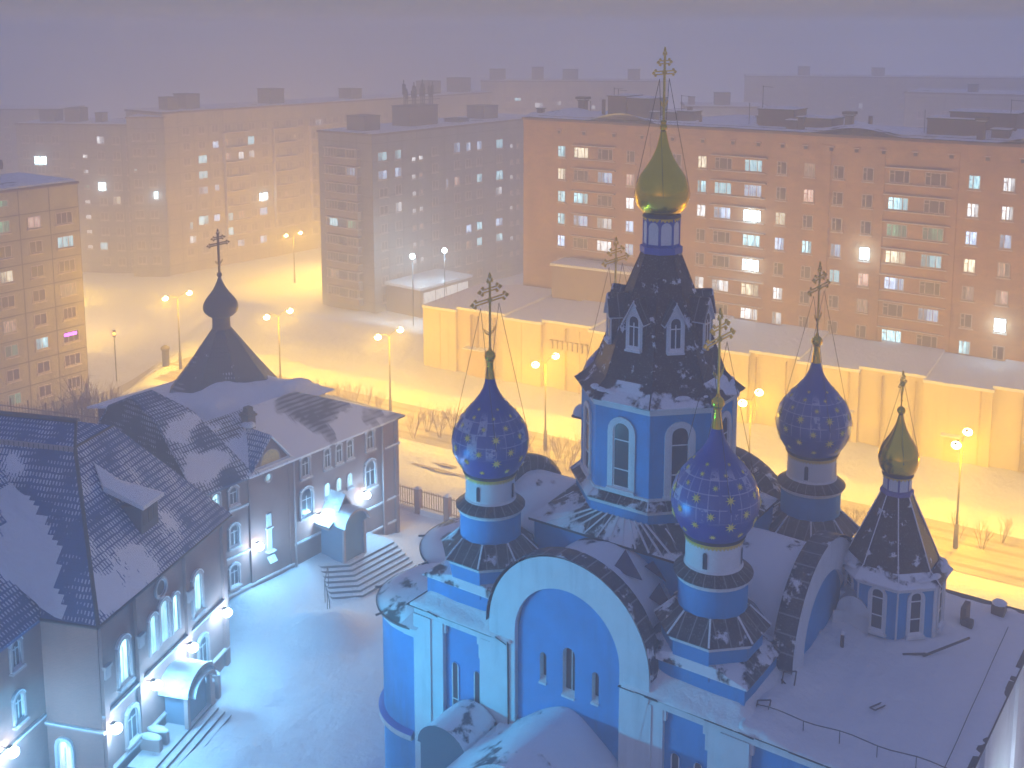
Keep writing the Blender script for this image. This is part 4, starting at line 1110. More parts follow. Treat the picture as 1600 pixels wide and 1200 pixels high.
def parish():
    # walls: the long wing facing the yard
    mb = MB()
    mb.box(-7.0, 0, 3.0, 19.2, -3, 9.75, 0)
    mb.box(-12.8, 0, -3.0, 3.2, -3, 9.8, 0)
    mb.box(-19, -6.9, 5.0, 18.0, -4, 10.6, 0)
    # cross gable with the lunette
    mb.face([(0.10, 4.3, 9.7), (0.10, 7.9, 9.7), (0.10, 6.1, 11.9)], 0); mb.box(0, 0.10, 4.3, 7.9, 0, 9.72, 0)
    # brick piers, belt courses
    for q in (0.25, 4.3, 7.9, 17.6, 19.0): mb.box(0.0, 0.16, q - 0.18, q + 0.18, -1, 9.6, 0)
    mb.build("wing_wall", [HBRICK], house)
    mb = MB()
    for (q0, q1, z, d) in ((4.1, 8.1, 9.66, .32), (0.4, 4.1, 4.15, .12), (8.0, 19.2, 2.9, .14), (0.4, 8.0, 1.55, .2), (14.5, 19.2, 0.9, .12), (17.6, 19.3, 7.3, .22), (0.4, 4.1, 7.45, .1)):
        mb = MB(); mb.box(0, d, q0, q1, z, z + 0.10, 0); mb.box(0, d + .02, q0, q1, z + 0.10, z + 0.19, 1)
        mb.build("belt_course", [HTRIM, SNOWR], house)
    for q in (8.15, 17.3, .5):
        mb = MB(); mb.tube((.23, q, 9.5), (.23, q, .4), .065, 6); mb.build("rain_pipe", [HTRIM], house)
    mb = MB(); pts = arch_pts(1.75, 0.98, 12, z0=9.95, x0=0)
    mb.face([(0.13, 6.1 + p[0], p[1] if p[1] < 10 else 9.95 + (p[1] - 9.95)) for p in pts], 0)
    mb.path([(0.14, 6.1 + p[0], p[1]) for p in pts], 0.05, 5, 1)
    g = M("lunette_gold", (0.62, 0.47, 0.18), 0.5, var=0.35, scale=4)
    mb.build("gilded_lunette", [g, HTRIM], house)
    # main block
    mb = MB(M2P)
    mb.box(-17.5, 0, 0, 13.0, -3, 9.9, 0)
    mb.box(-14, -3.4, -16, 0.1, -3, 9.9, 0)
    for q in (0.25, 3.4, 8.4, 12.75): mb.box(0.0, 0.2, q - 0.2, q + 0.2, -1, 9.7, 0)
    mb.build("main_wall", [HBRICK], house)
    mb = MB(M2P)
    for (q0, q1, z, d) in ((0, 12.9, 4.3, .16), (0, 12.9, 1.0, .2), (3.5, 8.3, 9.55, .1)):
        mb = MB(M2P); mb.box(0, d, q0, q1, z, z + .1, 0); mb.box(0, d + .02, q0, q1, z + .1, z + .18, 1); mb.build("belt_course", [HTRIM, SNOWR], house)
    mb = MB(M2P)
    mb.box(-3.4, 0.2, -0.16, 0, 3.5, 3.6, 0); mb.box(-3.4, 0.2, -0.18, 0, 3.6, 3.68, 1)
    mb.box(-3.45, -3.25, -16, -0.2, 4.0, 4.1, 0); mb.box(-3.45, -3.2, -16, -.2, 4.1, 4.2, 1)
    # capitals beside the windows
    mb.build("belt_course", [HTRIM, SNOWR], house)
    for q in (0.3, 3.4, 8.45):
        mb = MB(M2P); mb.box(0.18, 0.42, q - .3, q + .3, 7.1, 7.25, 0); mb.box(0.18, 0.34, q - .22, q + .22, 6.5, 7.1, 0); mb.build("capital", [HTRIM], house)
    # ---- roofs
    def slab(name, faces, mats, xf=None, th=0.16):
        mb = MB(xf)
        for pts, m in faces:
            mb.face(pts, m)
            P = [Vector(p) for p in pts]; c = sum(P, Vector()) / len(P)
        for pts, m in faces: mb.face([(p[0], p[1], p[2] - th) for p in reversed(pts)], m)
        for pts, m in faces:
            for a_, b_ in zip(pts, list(pts[1:]) + [pts[0]]):
                mb.face([a_, (a_[0], a_[1], a_[2] - th), (b_[0], b_[1], b_[2] - th), b_], m)
        return mb.build(name, mats, house, merge=False)
    E_ = 0.4
    slab("main_roof", [
        ([(E_, -E_, 9.75), (E_, 13.5, 9.75), (-5, 9.5, 16.5), (-5, 5.8, 16.5)], 0),
        ([(-18, -E_, 9.75), (E_, -E_, 9.75), (-5, 5.8, 16.5), (-18, 5.8, 16.5)], 1),
        ([(E_, 13.5, 9.75), (-18, 13.5, 9.75), (-18, 9.5, 16.5), (-5, 9.5, 16.5)], 0),
        ([(-18, 5.8, 16.5), (-5, 5.8, 16.5), (-6.2, 7.65, 17.3), (-18, 7.65, 17.3)], 0),
        ([(-5, 5.8, 16.5), (-5, 9.5, 16.5), (-6.2, 7.65, 17.3)], 0),
        ([(-5, 9.5, 16.5), (-18, 9.5, 16.5), (-18, 7.65, 17.3), (-6.2, 7.65, 17.3)], 0)], [HTILE, HTILE2], M2P)
    mb = MB(M2P)
    mb.box(-18, -4.95, 5.62, 5.78, 16.2, 16.56, 0)
    for i in range(40): mb.box(-5.3 - i * .33, -5.26 - i * .33, 5.60, 5.62, 16.2, 16.56, 1)
    mb.tube((-5, 5.8, 16.55), (E_, -E_, 9.8), 0.11, 5, 1); mb.tube((-5, 5.78, 16.52), (-5, 9.5, 16.52), .08, 5, 1); mb.tube((-5, 5.8, 16.55), (-6.2, 7.65, 17.35), .09, 5, 1)
    mb.box(-18, -6.1, 7.45, 7.85, 17.28, 17.42, 2)
    mb.tube((E_, -.4, 9.7), (E_, 13.4, 9.7), .09, 6, 1); mb.tube((-3.2, -.45, 9.7), (E_, -.45, 9.7), .09, 6, 1)
    mb.build("roof_flashing", [HTRIM, IRON, RUST], house)
    slab("side_roof", [([(-3.0, -16, 9.75), (-3.0, 0.3, 9.75), (-8.3, 4.0, 15.6), (-8.3, -16, 15.6)], 0),
                       ([(-8.3, -16, 15.6), (-8.3, 4.0, 15.6), (-13.6, 0.3, 9.75), (-13.6, -16, 9.75)], 0)], [HTILE2], M2P)
    # snow that has filled the valley and lies thick on the lower front slope
    mb = MB(M2P); n_ = 34; G = {}
    for i in range(n_ + 1):
        for j in range(n_ + 1):
            p = -14.0 + 13.4 * i / n_; q = -0.35 + 5.6 * j / n_
            zf = 9.75 + (q + .4) * (6.75 / 6.2); zs_ = 9.75 + (-3.0 - p) * (5.85 / 5.3)
            zr = max(zf, min(zs_, 15.6)) + .02
            c = -3.2 - 0.95 * q                      # valley line
            wob = 1.1 * noise.noise(Vector((p * .35, q * .6, 3))) + .4 * noise.noise(Vector((p, q * 1.5, 8)))
            m_ = 0.95 - abs((p - c) * .75 + .2) * (1.0 if p > c else .7) + wob * .7 - max(0, q - 2.2) * .6
            G[i, j] = ((p, q, zr + .55 * smooth(m_ / 1.3)), m_)
    for i in range(n_):
        for j in range(n_):
            c4 = [G[i, j], G[i + 1, j], G[i + 1, j + 1], G[i, j + 1]]
            if max(c[1] for c in c4) > 0: mb.face([c[0] for c in c4], 0, True)
    mb.build("valley_snow", [SNOWR], house)
    rnd = random.Random(2)
    # gambrel roof between the two wings
    L_, ey = -0.35, 4.3
    slab("gambrel_roof", [
        ([(.4, L_, 9.65), (.4, 4.5, 9.65), (-3.75, 2.6, 13.95), (-3.75, L_, 13.95)], 0),
        ([(-3.75, L_, 13.95), (-3.75, 2.6, 13.95), (-6.4, 1.3, 15.2), (-6.4, L_, 15.2)], 0),
        ([(-6.4, L_, 15.2), (-6.4, 1.3, 15.2), (-9.2, 2.0, 13.95), (-9.2, L_, 13.95)], 0),
        ([(-9.2, L_, 13.95), (-9.2, 2.0, 13.95), (-13, 4.5, 9.65), (-13, L_, 9.65)], 0),
        ([(.4, 4.5, 9.65), (-13, 4.5, 9.65), (-9.2, 2.0, 13.95), (-6.4, 1.3, 15.2), (-3.75, 2.6, 13.95)], 0)], [HGAMB])
    mb = MB()
    mb.face([(.35, -.3, 9.6), (-3.75, -.3, 13.8), (-6.4, -.3, 15.05), (-9.2, -.3, 13.8), (-13, -.3, 9.6)][::-1], 0)
    mb.build("gable_cladding", [HDARK], house)
    # right wing hip roof, snowy
    slab("wing_roof", [
        ([(.45, 4.0, 9.65), (.45, 19.65, 9.65), (-3.5, 11.7, 12.9), (-3.5, 2.0, 12.9)], 0),
        ([(.45, 19.65, 9.65), (-7.4, 19.65, 9.65), (-3.5, 11.7, 12.9)], 0),
        ([(-7.4, 19.65, 9.65), (-7.4, 4.0, 9.65), (-3.5, 2.0, 12.9), (-3.5, 11.7, 12.9)], 0)], [HSNOWY])
    slab("rear_roof", [
        ([(-3.4, 3.5, 12.6), (-3.4, 12.0, 12.6), (-10, 12.5, 12.0), (-10, 4, 12.5)], 0),
        ([(-10, 4, 12.5), (-10, 12.5, 12.0), (-19, 18, 10.6), (-19, 4, 10.6)], 0)], [SNOWR])
    mb = MB()
    rows = []
    for jj in range(27):
        q = 3.2 + 12.6 * jj / 26
        row = []
        for ii in range(19):
            p = -3.3 - 8.6 * ii / 18; e = min(ii, 18 - ii, jj, 26 - jj) / 4
            row.append((p, q, 12.35 + (1.15 * (.5 + noise.noise(Vector((p * .22, q * .26, 2)))) + .25 * noise.noise(Vector((p * .8, q * .8, 5)))) * smooth(e) - .35 * (1 - smooth(e)) - .12 * max(0, -p - 7)))
        rows.append(row)
    for r0, r1 in zip(rows, rows[1:]):
        for ii in range(18): mb.face([r0[ii], r1[ii], r1[ii + 1], r0[ii + 1]], 0, True)
    mb.build("rear_snow", [SNOWR], house)
    # cross gable roof
    slab("cross_gable_roof", [([(.35, 4.05, 9.62), (.35, 6.1, 12.0), (-2.9, 6.1, 12.0), (-.2, 4.05, 9.9)], 0),
                              ([(.35, 6.1, 12.0), (.35, 8.15, 9.62), (-.2, 8.15, 9.9), (-2.9, 6.1, 12.0)], 1)], [HTILE, SNOWR], th=.12)
    # tent roof, neck, onion and cross
    zt = MB(); c = (-12.2, 12.0)
    zt.loft([octa(4.75, 10.7, *c), octa(4.65, 10.8, *c), octa(2.6, 13.6, *c), octa(.72, 16.35, *c)], 0)
    zt.lathe([(.72, 16.1), (.70, 17.35)], c[0], c[1], 0, 16, 1)
    tent = zt.build("tent_roof", [HDARK, RUST], house)
    zt = MB()
    op = cat([(.76, 0), (1.02, .15), (1.3, .45), (1.38, .8), (1.28, 1.2), (1.02, 1.6), (.7, 2.0), (.42, 2.45), (.2, 2.95), (.1, 3.3)])
    zt.lathe(op, 0, 0, 0, 28, 0); zt.sphere((0, 0, 3.4), .22, 0, 10, 7)
    d = zt.build("onion_dome", [M("weathered_lead", (0.10, 0.075, 0.06), .5, .4), GOLDP], tent); d.location = (c[0], c[1], 17.3)
    zt = cross_mesh(3.5, 1.0, 0, .08); d = zt.build("cross", [M("dark_bronze", (0.10, 0.07, 0.04), .5, .3)], tent); d.location = (c[0], c[1], 20.8); d.rotation_euler = (0, 0, R(8))
    # chimneys
    mb = MB(); mb.box(-2.85, -2.15, 6.1, 6.8, 11.5, 13.0, 0); mb.box(-2.95, -2.05, 6.0, 6.9, 12.7, 12.85, 1); mb.blob((-2.2, 6.2, 12.1), .6, .5, .3, 2)
    mb.box(-2.75, -2.25, 6.2, 6.7, 13.0, 13.35, 1)
    mb.build("chimney", [RUST, IRON, SNOWR], house)
    mb = MB(M2P); mb.box(-7.4, -6.7, 1.5, 2.4, 11, 12.6, 0); mb.box(-7.45, -6.65, 1.45, 2.45, 12.3, 12.42, 1); mb.box(-7.3, -6.8, 1.6, 2.3, 12.6, 12.9, 1)
    mb.build("chimney", [RUST, IRON], house)
    # dormer in the main roof under a wedge of snow
    mb = MB(M2P)
    mb.box(-3.2, -1.1, 6.0, 7.7, 11.0, 13.2, 0)
    for i in range(3): mb.box(-1.1, -1.06, 6.15 + i * .52, 6.55 + i * .52, 12.1, 12.95, 1)
    dm = mb.build("dormer", [M("dormer_boards", (0.06, 0.08, 0.12), .8), GLASS], house)
    mb = MB(M2P)
    V_ = [(-.8, 5.8, 13.2), (-.8, 7.95, 13.2), (-3.2, 7.2, 13.85), (-5.0 + .9, 6.2, 15.45), (-3.1, 5.5, 14.2)]
    top = [(p[0], p[1], p[2] + .38) for p in V_]; top[0] = (-.8, 5.8, 13.45); top[1] = (-.8, 7.95, 13.4); top[3] = (V_[3][0], V_[3][1], V_[3][2] + .1)
    cc = (-2.5, 6.5, 14.35)
    for a_, b_, a2, b2 in zip(V_, V_[1:] + V_[:1], top, top[1:] + top[:1]): mb.face([a_, b_, b2, a2], 0, False); mb.face([a2, b2, cc], 0, False)
    mb.build("dormer_snow", [SNOWR], dm)
    # satellite dish and bracket by the hip
parish()

def parish_windows():
    MW = (HTRIM, FRAMEW, GLASS, SNOWR)
    MC = (HTRIM, FRAMEW, LIT['c'], SNOWR)
    def put(w, q, z, frame='P', p=0.0, rz=None):
        if frame == 'P': loc = Vector((p, q, z)); r_ = R(90)
        else: loc = M2P @ Vector((p, q, z)); r_ = R(90) + ROT_M
        if rz is not None: r_ = rz
        if w.get("_u"): w = copy_tree(w, house)
        else: w["_u"] = 1
        w.parent = house; w.location = loc; w.rotation_euler = (0, 0, r_); return w
    a1 = arch_window(0.72, 1.55, .17, MW, bars=1, cross=(.66,), depth=.12)      # hooded
    for q, z in ((9.4, 7.75), (16.1, 7.75)): put(a1, q, z)
    a2 = arch_window(0.62, 1.45, .10, MW, bars=1, cross=(.7,), depth=.06)       # upper trio
    for q in (11.6, 12.8, 13.95): put(a2, q, 7.7)
    a3 = arch_window(0.5, 1.1, .06, MC, bars=1, cross=(), depth=.05, hood=False)
    for q in (11.5, 12.7, 13.85): put(a3, q, 5.45)
    a4 = arch_window(1.05, 2.1, .18, MW, bars=1, cross=(.62,), depth=.14)
    for q in (9.43, 16.05): put(a4, q, 4.75)
    a5 = arch_window(0.66, 1.3, .13, MC, bars=1, cross=(.7,), depth=.10)
    put(a5, 1.4, 7.9); 
    a6 = arch_window(0.66, 1.3, .15, MW, bars=1, cross=(.7,), depth=.12)
    put(a6, 2.85, 7.9)
    a7 = arch_window(0.7, 1.55, .15, MW, bars=1, cross=(.68,), depth=.12)
    for q, z in ((1.45, 4.9), (2.8, 4.95), (1.4, 2.05), (2.7, 2.1)): put(a7, q, z)
    # tall windows of the main block, narrow lancets between
    b1 = arch_window(0.85, 2.5, .22, MC, bars=1, cross=(), depth=.16)
    for q in (2.04, 9.6): put(b1, q, 5.15, 'M')
    b2 = arch_window(0.62, 2.25, .16, MC, bars=1, cross=(), depth=.14, sill=False)
    for q, z in ((4.85, 5.25), (7.15, 5.3)): put(b2, q, z, 'M')
    b3 = arch_window(0.8, 2.45, .18, MC, bars=1, cross=(), depth=.15, sill=False); put(b3, 6.0, 5.35, 'M')
    b4 = arch_window(0.95, 1.9, .2, MW, bars=1, cross=(.7,), depth=.14)
    for q in (2.5, 10.0): put(b4, q, 1.45, 'M')
    c1 = arch_window(0.62, 1.5, .16, MW, bars=1, cross=(.7,), depth=.14)
    for q, z in ((-2.0, 7.85), (-2.05, 4.95), (-5.2, 7.85), (-5.2, 4.95), (-8.4, 7.85), (-8.4, 4.95)): put(c1, q, z, 'M', -3.4)
    dd = arch_window(0.85, 2.2, .16, (SNOWR, FRAMEW, LIT['b'], SNOWR), bars=1, cross=(), depth=.14)
    w = put(dd, 0, 0, 'M'); w.location = M2P @ Vector((-2.35, 0, 0.5)); w.rotation_euler = (0, 0, ROT_M)
    # round windows
    for (q, z, r_, fr) in ((5.8, 8.95, .34, 'P'), (5.83, 8.68, .62, 'M')):
        mb = MB(); n = 20
        def rg(r0, y0, r1, y1, m):
            for i in range(n):
                t0, t1 = 2 * math.pi * i / n, 2 * math.pi * (i + 1) / n
                mb.face([(r0 * math.cos(t0), y0, r0 * math.sin(t0)), (r0 * math.cos(t1), y0, r0 * math.sin(t1)), (r1 * math.cos(t1), y1, r1 * math.sin(t1)), (r1 * math.cos(t0), y1, r1 * math.sin(t0))][::-1], m)
        rg(r_, 0, r_, -.14, 0); rg(r_, -.14, r_ * .8, -.14, 0); rg(r_ * .8, -.14, r_ * .76, -.03, 0); rg(r_ * .76, -.03, r_ * .66, -.03, 1); rg(r_ * .66, -.03, 0.001, -.03, 2)
        mb.blob((0, -.1, -r_ * .98), r_ * .5, .08, .12, 3, 8, 3)
        w = mb.build("round_window", [HTRIM, FRAMEW, LIT['c'] if fr == 'P' else GLASS, SNOWR], house)
        if fr == 'P': w.location = (0.12, q, z); w.rotation_euler = (0, 0, R(90))
        else: w.location = M2P @ Vector((0, q, z)); w.rotation_euler = (0, 0, R(90) + ROT_M)
    # entrance shrine niche with its pale column, above the middle door
    mb = MB(); mb.box(0, .22, 5.55, 5.95, 3.6, 6.3, 0); mb.box(0, .34, 5.45, 6.05, 5.2, 5.3, 1); mb.box(0, .5, 5.4, 6.1, 3.5, 3.6, 1); mb.face([(.25, 5.4, 3.2), (.6, 5.4, 2.8), (.6, 6.1, 2.8), (.25, 6.1, 3.2)][::-1], 1)
    mb.build("wall_niche", [FRAMEW, SNOWR], house)
parish_windows()

def parish_porches():
    # arched canopy of the wing entrance
    mb = MB(); q0, q1 = 10.7, 13.0
    mb.box(0.1, 2.3, q0, q1, .6, 3.9, 0)
    for q in (q0, q1 - .2): mb.box(2.3, 2.5, q, q + .2, .6, 3.9, 1)
    t = mb.build("entrance_porch", [M("porch_boards", (0.10, 0.22, 0.34), .7), HTRIM], house)
    mb = MB(); yc = (q0 + q1) / 2
    prof = [(-1.75, 3.75), (-1.2, 4.1), (-.6, 4.9), (0, 5.75), (.6, 4.9), (1.2, 4.1), (1.75, 3.75)]
    mb.loft([[(0, yc + a_, b_ + .25) for a_, b_ in prof], [(1.6, yc + a_, b_ + .25) for a_, b_ in prof]], 0, False, close=False)
    mb.loft([[(0, yc + a_, b_) for a_, b_ in prof], [(1.6, yc + a_, b_) for a_, b_ in prof]][::-1], 1, False, close=False)
    mb.loft([[(1.6, yc + a_, b_) for a_, b_ in prof], [(1.6, yc + a_, b_ + .25) for a_, b_ in prof]], 1, False, close=False)
    arc = [(yc - 1.3 * math.cos(math.pi * i / 14), 3.8 + 1.15 * math.sin(math.pi * i / 14)) for i in range(15)]
    mb.loft([[(1.4, a_, b_ + .2) for a_, b_ in arc], [(2.8, a_, b_ + .2) for a_, b_ in arc]], 0, True, close=False)
    mb.loft([[(2.8, a_, b_) for a_, b_ in arc], [(2.8, a_, b_ + .2) for a_, b_ in arc]], 1, False, close=False)
    mb.face([(2.45, a_, b_) for a_, b_ in arc], 2)
    mb.build("porch_roof", [SNOWR, HTRIM, M("porch_front_boards", (0.08, 0.20, 0.32), .7)], t)
    # canopy of the main block entrance
    mb = MB(M2P); q0, q1 = 5.3, 8.0
    mb.box(0.1, 1.5, q0 + .3, q1 - .3, -.2, 2.3, 0)
    for q in (q0, q1 - .2): mb.box(1.5, 1.75, q, q + .25, -.2, 2.4, 1); 
    for q in (3.9, 8.9, 3.2, 9.6): mb.box(.1, 1.3, q - .15, q + .15, -.2, 1.3, 1); mb.blob((.7, q, 1.3), .7, .28, .22, 2)
    t = mb.build("entrance_canopy", [bpy.data.materials["porch_boards"], HTRIM, SNOWR], house)
    mb = MB(M2P); yc = (q0 + q1) / 2
    for rr, x1, lift in ((1.55, 1.9, 0), (1.2, 2.2, -.12)):
        arc = [(yc - rr * math.cos(math.pi * i / 14), 2.35 + lift + rr * .72 * math.sin(math.pi * i / 14)) for i in range(15)]
        mb.loft([[(0, a_, b_ + .18) for a_, b_ in arc], [(x1, a_, b_ + .18) for a_, b_ in arc]], 0, True, close=False)
        mb.loft([[(x1, a_, b_) for a_, b_ in arc], [(x1, a_, b_ + .18) for a_, b_ in arc]], 1, False, close=False)
    mb.build("canopy_roof", [SNOWR, HTRIM], t)
    # steps: wide snowed flight before the wing entrance
    mb = MB()
    for k in range(7):
        P_ = 2.9 + .42 * k; qa = 9.4 - .22 * k; qb = 15.6 - .05 * k; z1 = 1.25 - .17 * k; ch = 1.5
        poly = [(0.2, qa), (P_ - ch, qa), (P_, qa + ch), (P_, qb), (0.2, qb)]
        bot = [(x, y, z1 - .17) for x, y in poly]; tp = [(x, y, z1) for x, y in poly]
        mb.loft([bot, tp], 0); mb.face(tp, 1)
    st = mb.build("front_steps", [STONE, SNOW]); st.matrix_world = PARISH
    tag(st, "wide snow-filled flight of dark-edged steps before the arched porch", "steps")
    mb = MB()
    for k in range(4):
        P_ = 1.75 + .42 * k; z1 = .55 - .16 * k
        poly = [(0.2, 1.6 - .1 * k), (P_, 1.6 - .1 * k), (P_, 7.9), (0.2, 7.9)]
        bot = [(x, y, z1 - .16) for x, y in poly]; tp = [(x, y, z1) for x, y in poly]
        mb.loft([bot, tp], 0); mb.face(tp, 1)
    st = mb.build("side_steps", [STONE, SNOW]); st.matrix_world = MAIN
    tag(st, "low narrow snowed steps at the bottom left beside the lamp-lit wall", "steps")
    # hand rail beside the wide steps
    mb = MB()
    mb.path([(3.0, 8.6, 2.1), (3.9, 7.4, 1.7), (5.2, 6.6, 1.0)], .035, 5)
    for x, y, z in ((3.0, 8.6, 2.1), (3.9, 7.4, 1.7), (4.6, 6.95, 1.3), (5.2, 6.6, 1.0)): mb.tube((x, y, -.2), (x, y, z), .03, 5)
    st = mb.build("hand_rail", [IRON]); st.matrix_world = PARISH
    tag(st, "thin bent metal hand rail left of the wide snowed steps", "hand rail")
parish_porches()

def house_rot(q):
    """world rotation -> rotation inside a lamp body that is turned with the main block"""
    return (Matrix.Rotation(R(-14.7), 4, 'Z').inverted() @ q.to_matrix().to_4x4()).to_quaternion()

def wall_lamps():
    k = 0
    for fr, p, q, z in (('P', .5, 15.0, 4.63), ('P', .5, 10.3, 4.55), ('P', .5, 4.43, 4.55), ('M', .5, 11.95, 4.05), ('M', .5, 7.9, 4.0), ('M', .5, 4.05, 3.95), ('M', .5, .25, 3.8), ('M', -2.9, -3.4, 4.3), ('M', -2.9, -7.5, 4.3), ('M', -2.9, -11.5, 4.3)):
        m4 = Matrix.Identity(4) if fr == 'P' else M2P
        rz = 0 if fr == 'P' else ROT_M
        mb = MB(); mb.tube((-.5, 0, .12), (-.05, 0, .12), .03, 5); mb.box(-.14, .12, -.12, .12, .16, .24, 0)
        t = mb.build("wall_lamp", [IRON], house); t.location = m4 @ Vector((p, q, z)); t.rotation_euler = (0, 0, rz)
        mb = MB(); mb.sphere((0.16, 0, -.06), .31, 0, 14, 9, .85); mb.build("lamp_lens", [LENS_F], t)
        lamp_light("wall_lamp_light", t, (.72, 0, -.16), P_FLOOD, C_FLOOD, .1)
        lamp_light("wall_lamp_beam", t, (.74, 0, -.2), P_FLOOD_OUT, C_FLOOD, .1, spot=(R(150), (R(80), 0, R(-90))))
    # unseen projectors, added on the side wing, that floodlight the front of the church
    for q, z in ((-6, 8.6), (-11, 8.6), (-15, 8.6)):
        mb = MB(); mb.box(-.5, .0, -.05, .05, -.05, .05, 0); mb.box(-.05, .25, -.3, .3, -.25, .25, 0)
        t = mb.build("added_floodlight", [IRON], house); t.location = M2P @ Vector((-2.9, q, z)); t.rotation_euler = (0, 0, ROT_M)
        mb = MB(); mb.box(.26, .3, -.24, .24, -.2, .2, 0); mb.build("floodlight_lens", [LENS_F], t)
        w0 = MAIN @ Vector((-2.5, q, z)); d = (Vector((7.4 - 4.9 - 1, 54.7 - 7.0, 11.0)) - w0)
        qd = d.to_track_quat('-Z', 'Y'); loc = house_rot(qd)
        l = lamp_light("added_facade_beam", t, (.5, 0, 0), P_FACADE, C_FACADE, .2, spot=(R(50), (0, 0, 0)))
        l.rotation_mode = 'QUATERNION'; l.rotation_quaternion = loc
wall_lamps()

# ================================================================ APARTMENT BLOCKS
def win_mesh(w, h, lit, sill=True, bars=(0.38,), top=None, key=None, cache={}):
    """factory window, wall plane y=0, centre origin"""
    k = (w, h, lit, sill, bars, top)
    if k in cache:
        return cache[k]
    mb = MB(); f = 0.09
    mb.box(-w / 2, w / 2, -.05, 0.0, -h / 2, -h / 2 + f, 0); mb.box(-w / 2, w / 2, -.05, 0.0, h / 2 - f, h / 2, 0)
    mb.box(-w / 2, -w / 2 + f, -.049, 0, -h / 2 + f, h / 2 - f, 0); mb.box(w / 2 - f, w / 2, -.049, 0, -h / 2 + f, h / 2 - f, 0)
    xs = [-w / 2 + w * b for b in bars]
    for x in xs: mb.box(x - .045, x + .045, -.048, 0, -h / 2 + f, h / 2 - f, 0)
    if top is not None:
        x1 = xs[0] if xs else w / 2
        mb.box(-w / 2 + f, x1, -.047, 0, h * top - .04, h * top + .04, 0)
    mb.face([(-w / 2 + .03, -.02, -h / 2 + .03), (w / 2 - .03, -.02, -h / 2 + .03), (w / 2 - .03, -.02, h / 2 - .03), (-w / 2 + .03, -.02, h / 2 - .03)], 1)
    if sill: mb.box(-w / 2 - .08, w / 2 + .12, -.16, 0, -h / 2 - .2, -h / 2 - .06, 2)
    o = mb.build("window", [FRAMEB, LIT[lit], LEDGE], None, merge=False)
    COL.objects.unlink(o)
    cache[k] = o
    return o

def add_window(parent, x, z, w, h, lit, y=0.0, name="window", **kw):
    src = win_mesh(w, h, lit, **kw); o = src.copy(); o.name = name; COL.objects.link(o); o.parent = parent; o.location = (x, y, z)
    if lit == 'B': lamp_light('window_glow', o, (0, -.9, 0), 260, (.5, .82, 1.0), .3)
    return o

FARWIN = LIT['f'] = M("haze_paled_window", (0.24, 0.18, 0.15), 0.5, var=0.25, scale=0.5)  # paler far panes: haze put into their colour
def merge_windows(parent, items, name="window_rows", far=False):
    """the far or hidden windows past the first hundred, as one part"""
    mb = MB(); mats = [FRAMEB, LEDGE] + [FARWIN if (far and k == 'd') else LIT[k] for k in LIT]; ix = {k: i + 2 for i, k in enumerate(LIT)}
    for (x, z, w, h, lit) in items:
        mb.box(x - w / 2, x + w / 2, -.05, -.001, z - h / 2, z + h / 2, 0)
        mb.face([(x - w / 2 + .08, -.052, z - h / 2 + .08), (x - w * .12, -.052, z - h / 2 + .08), (x - w * .12, -.052, z + h / 2 - .08), (x - w / 2 + .08, -.052, z + h / 2 - .08)], ix[lit])
        mb.face([(x - w * .06, -.052, z - h / 2 + .08), (x + w / 2 - .08, -.052, z - h / 2 + .08), (x + w / 2 - .08, -.052, z + h / 2 - .08), (x - w * .06, -.052, z + h / 2 - .08)], ix[lit])
        mb.box(x - w / 2 - .08, x + w / 2 + .1, -.15, -.001, z - h / 2 - .2, z - h / 2 - .06, 1)
    o = mb.build(name, mats, parent, merge=False); o["kind"] = "stuff"; return o

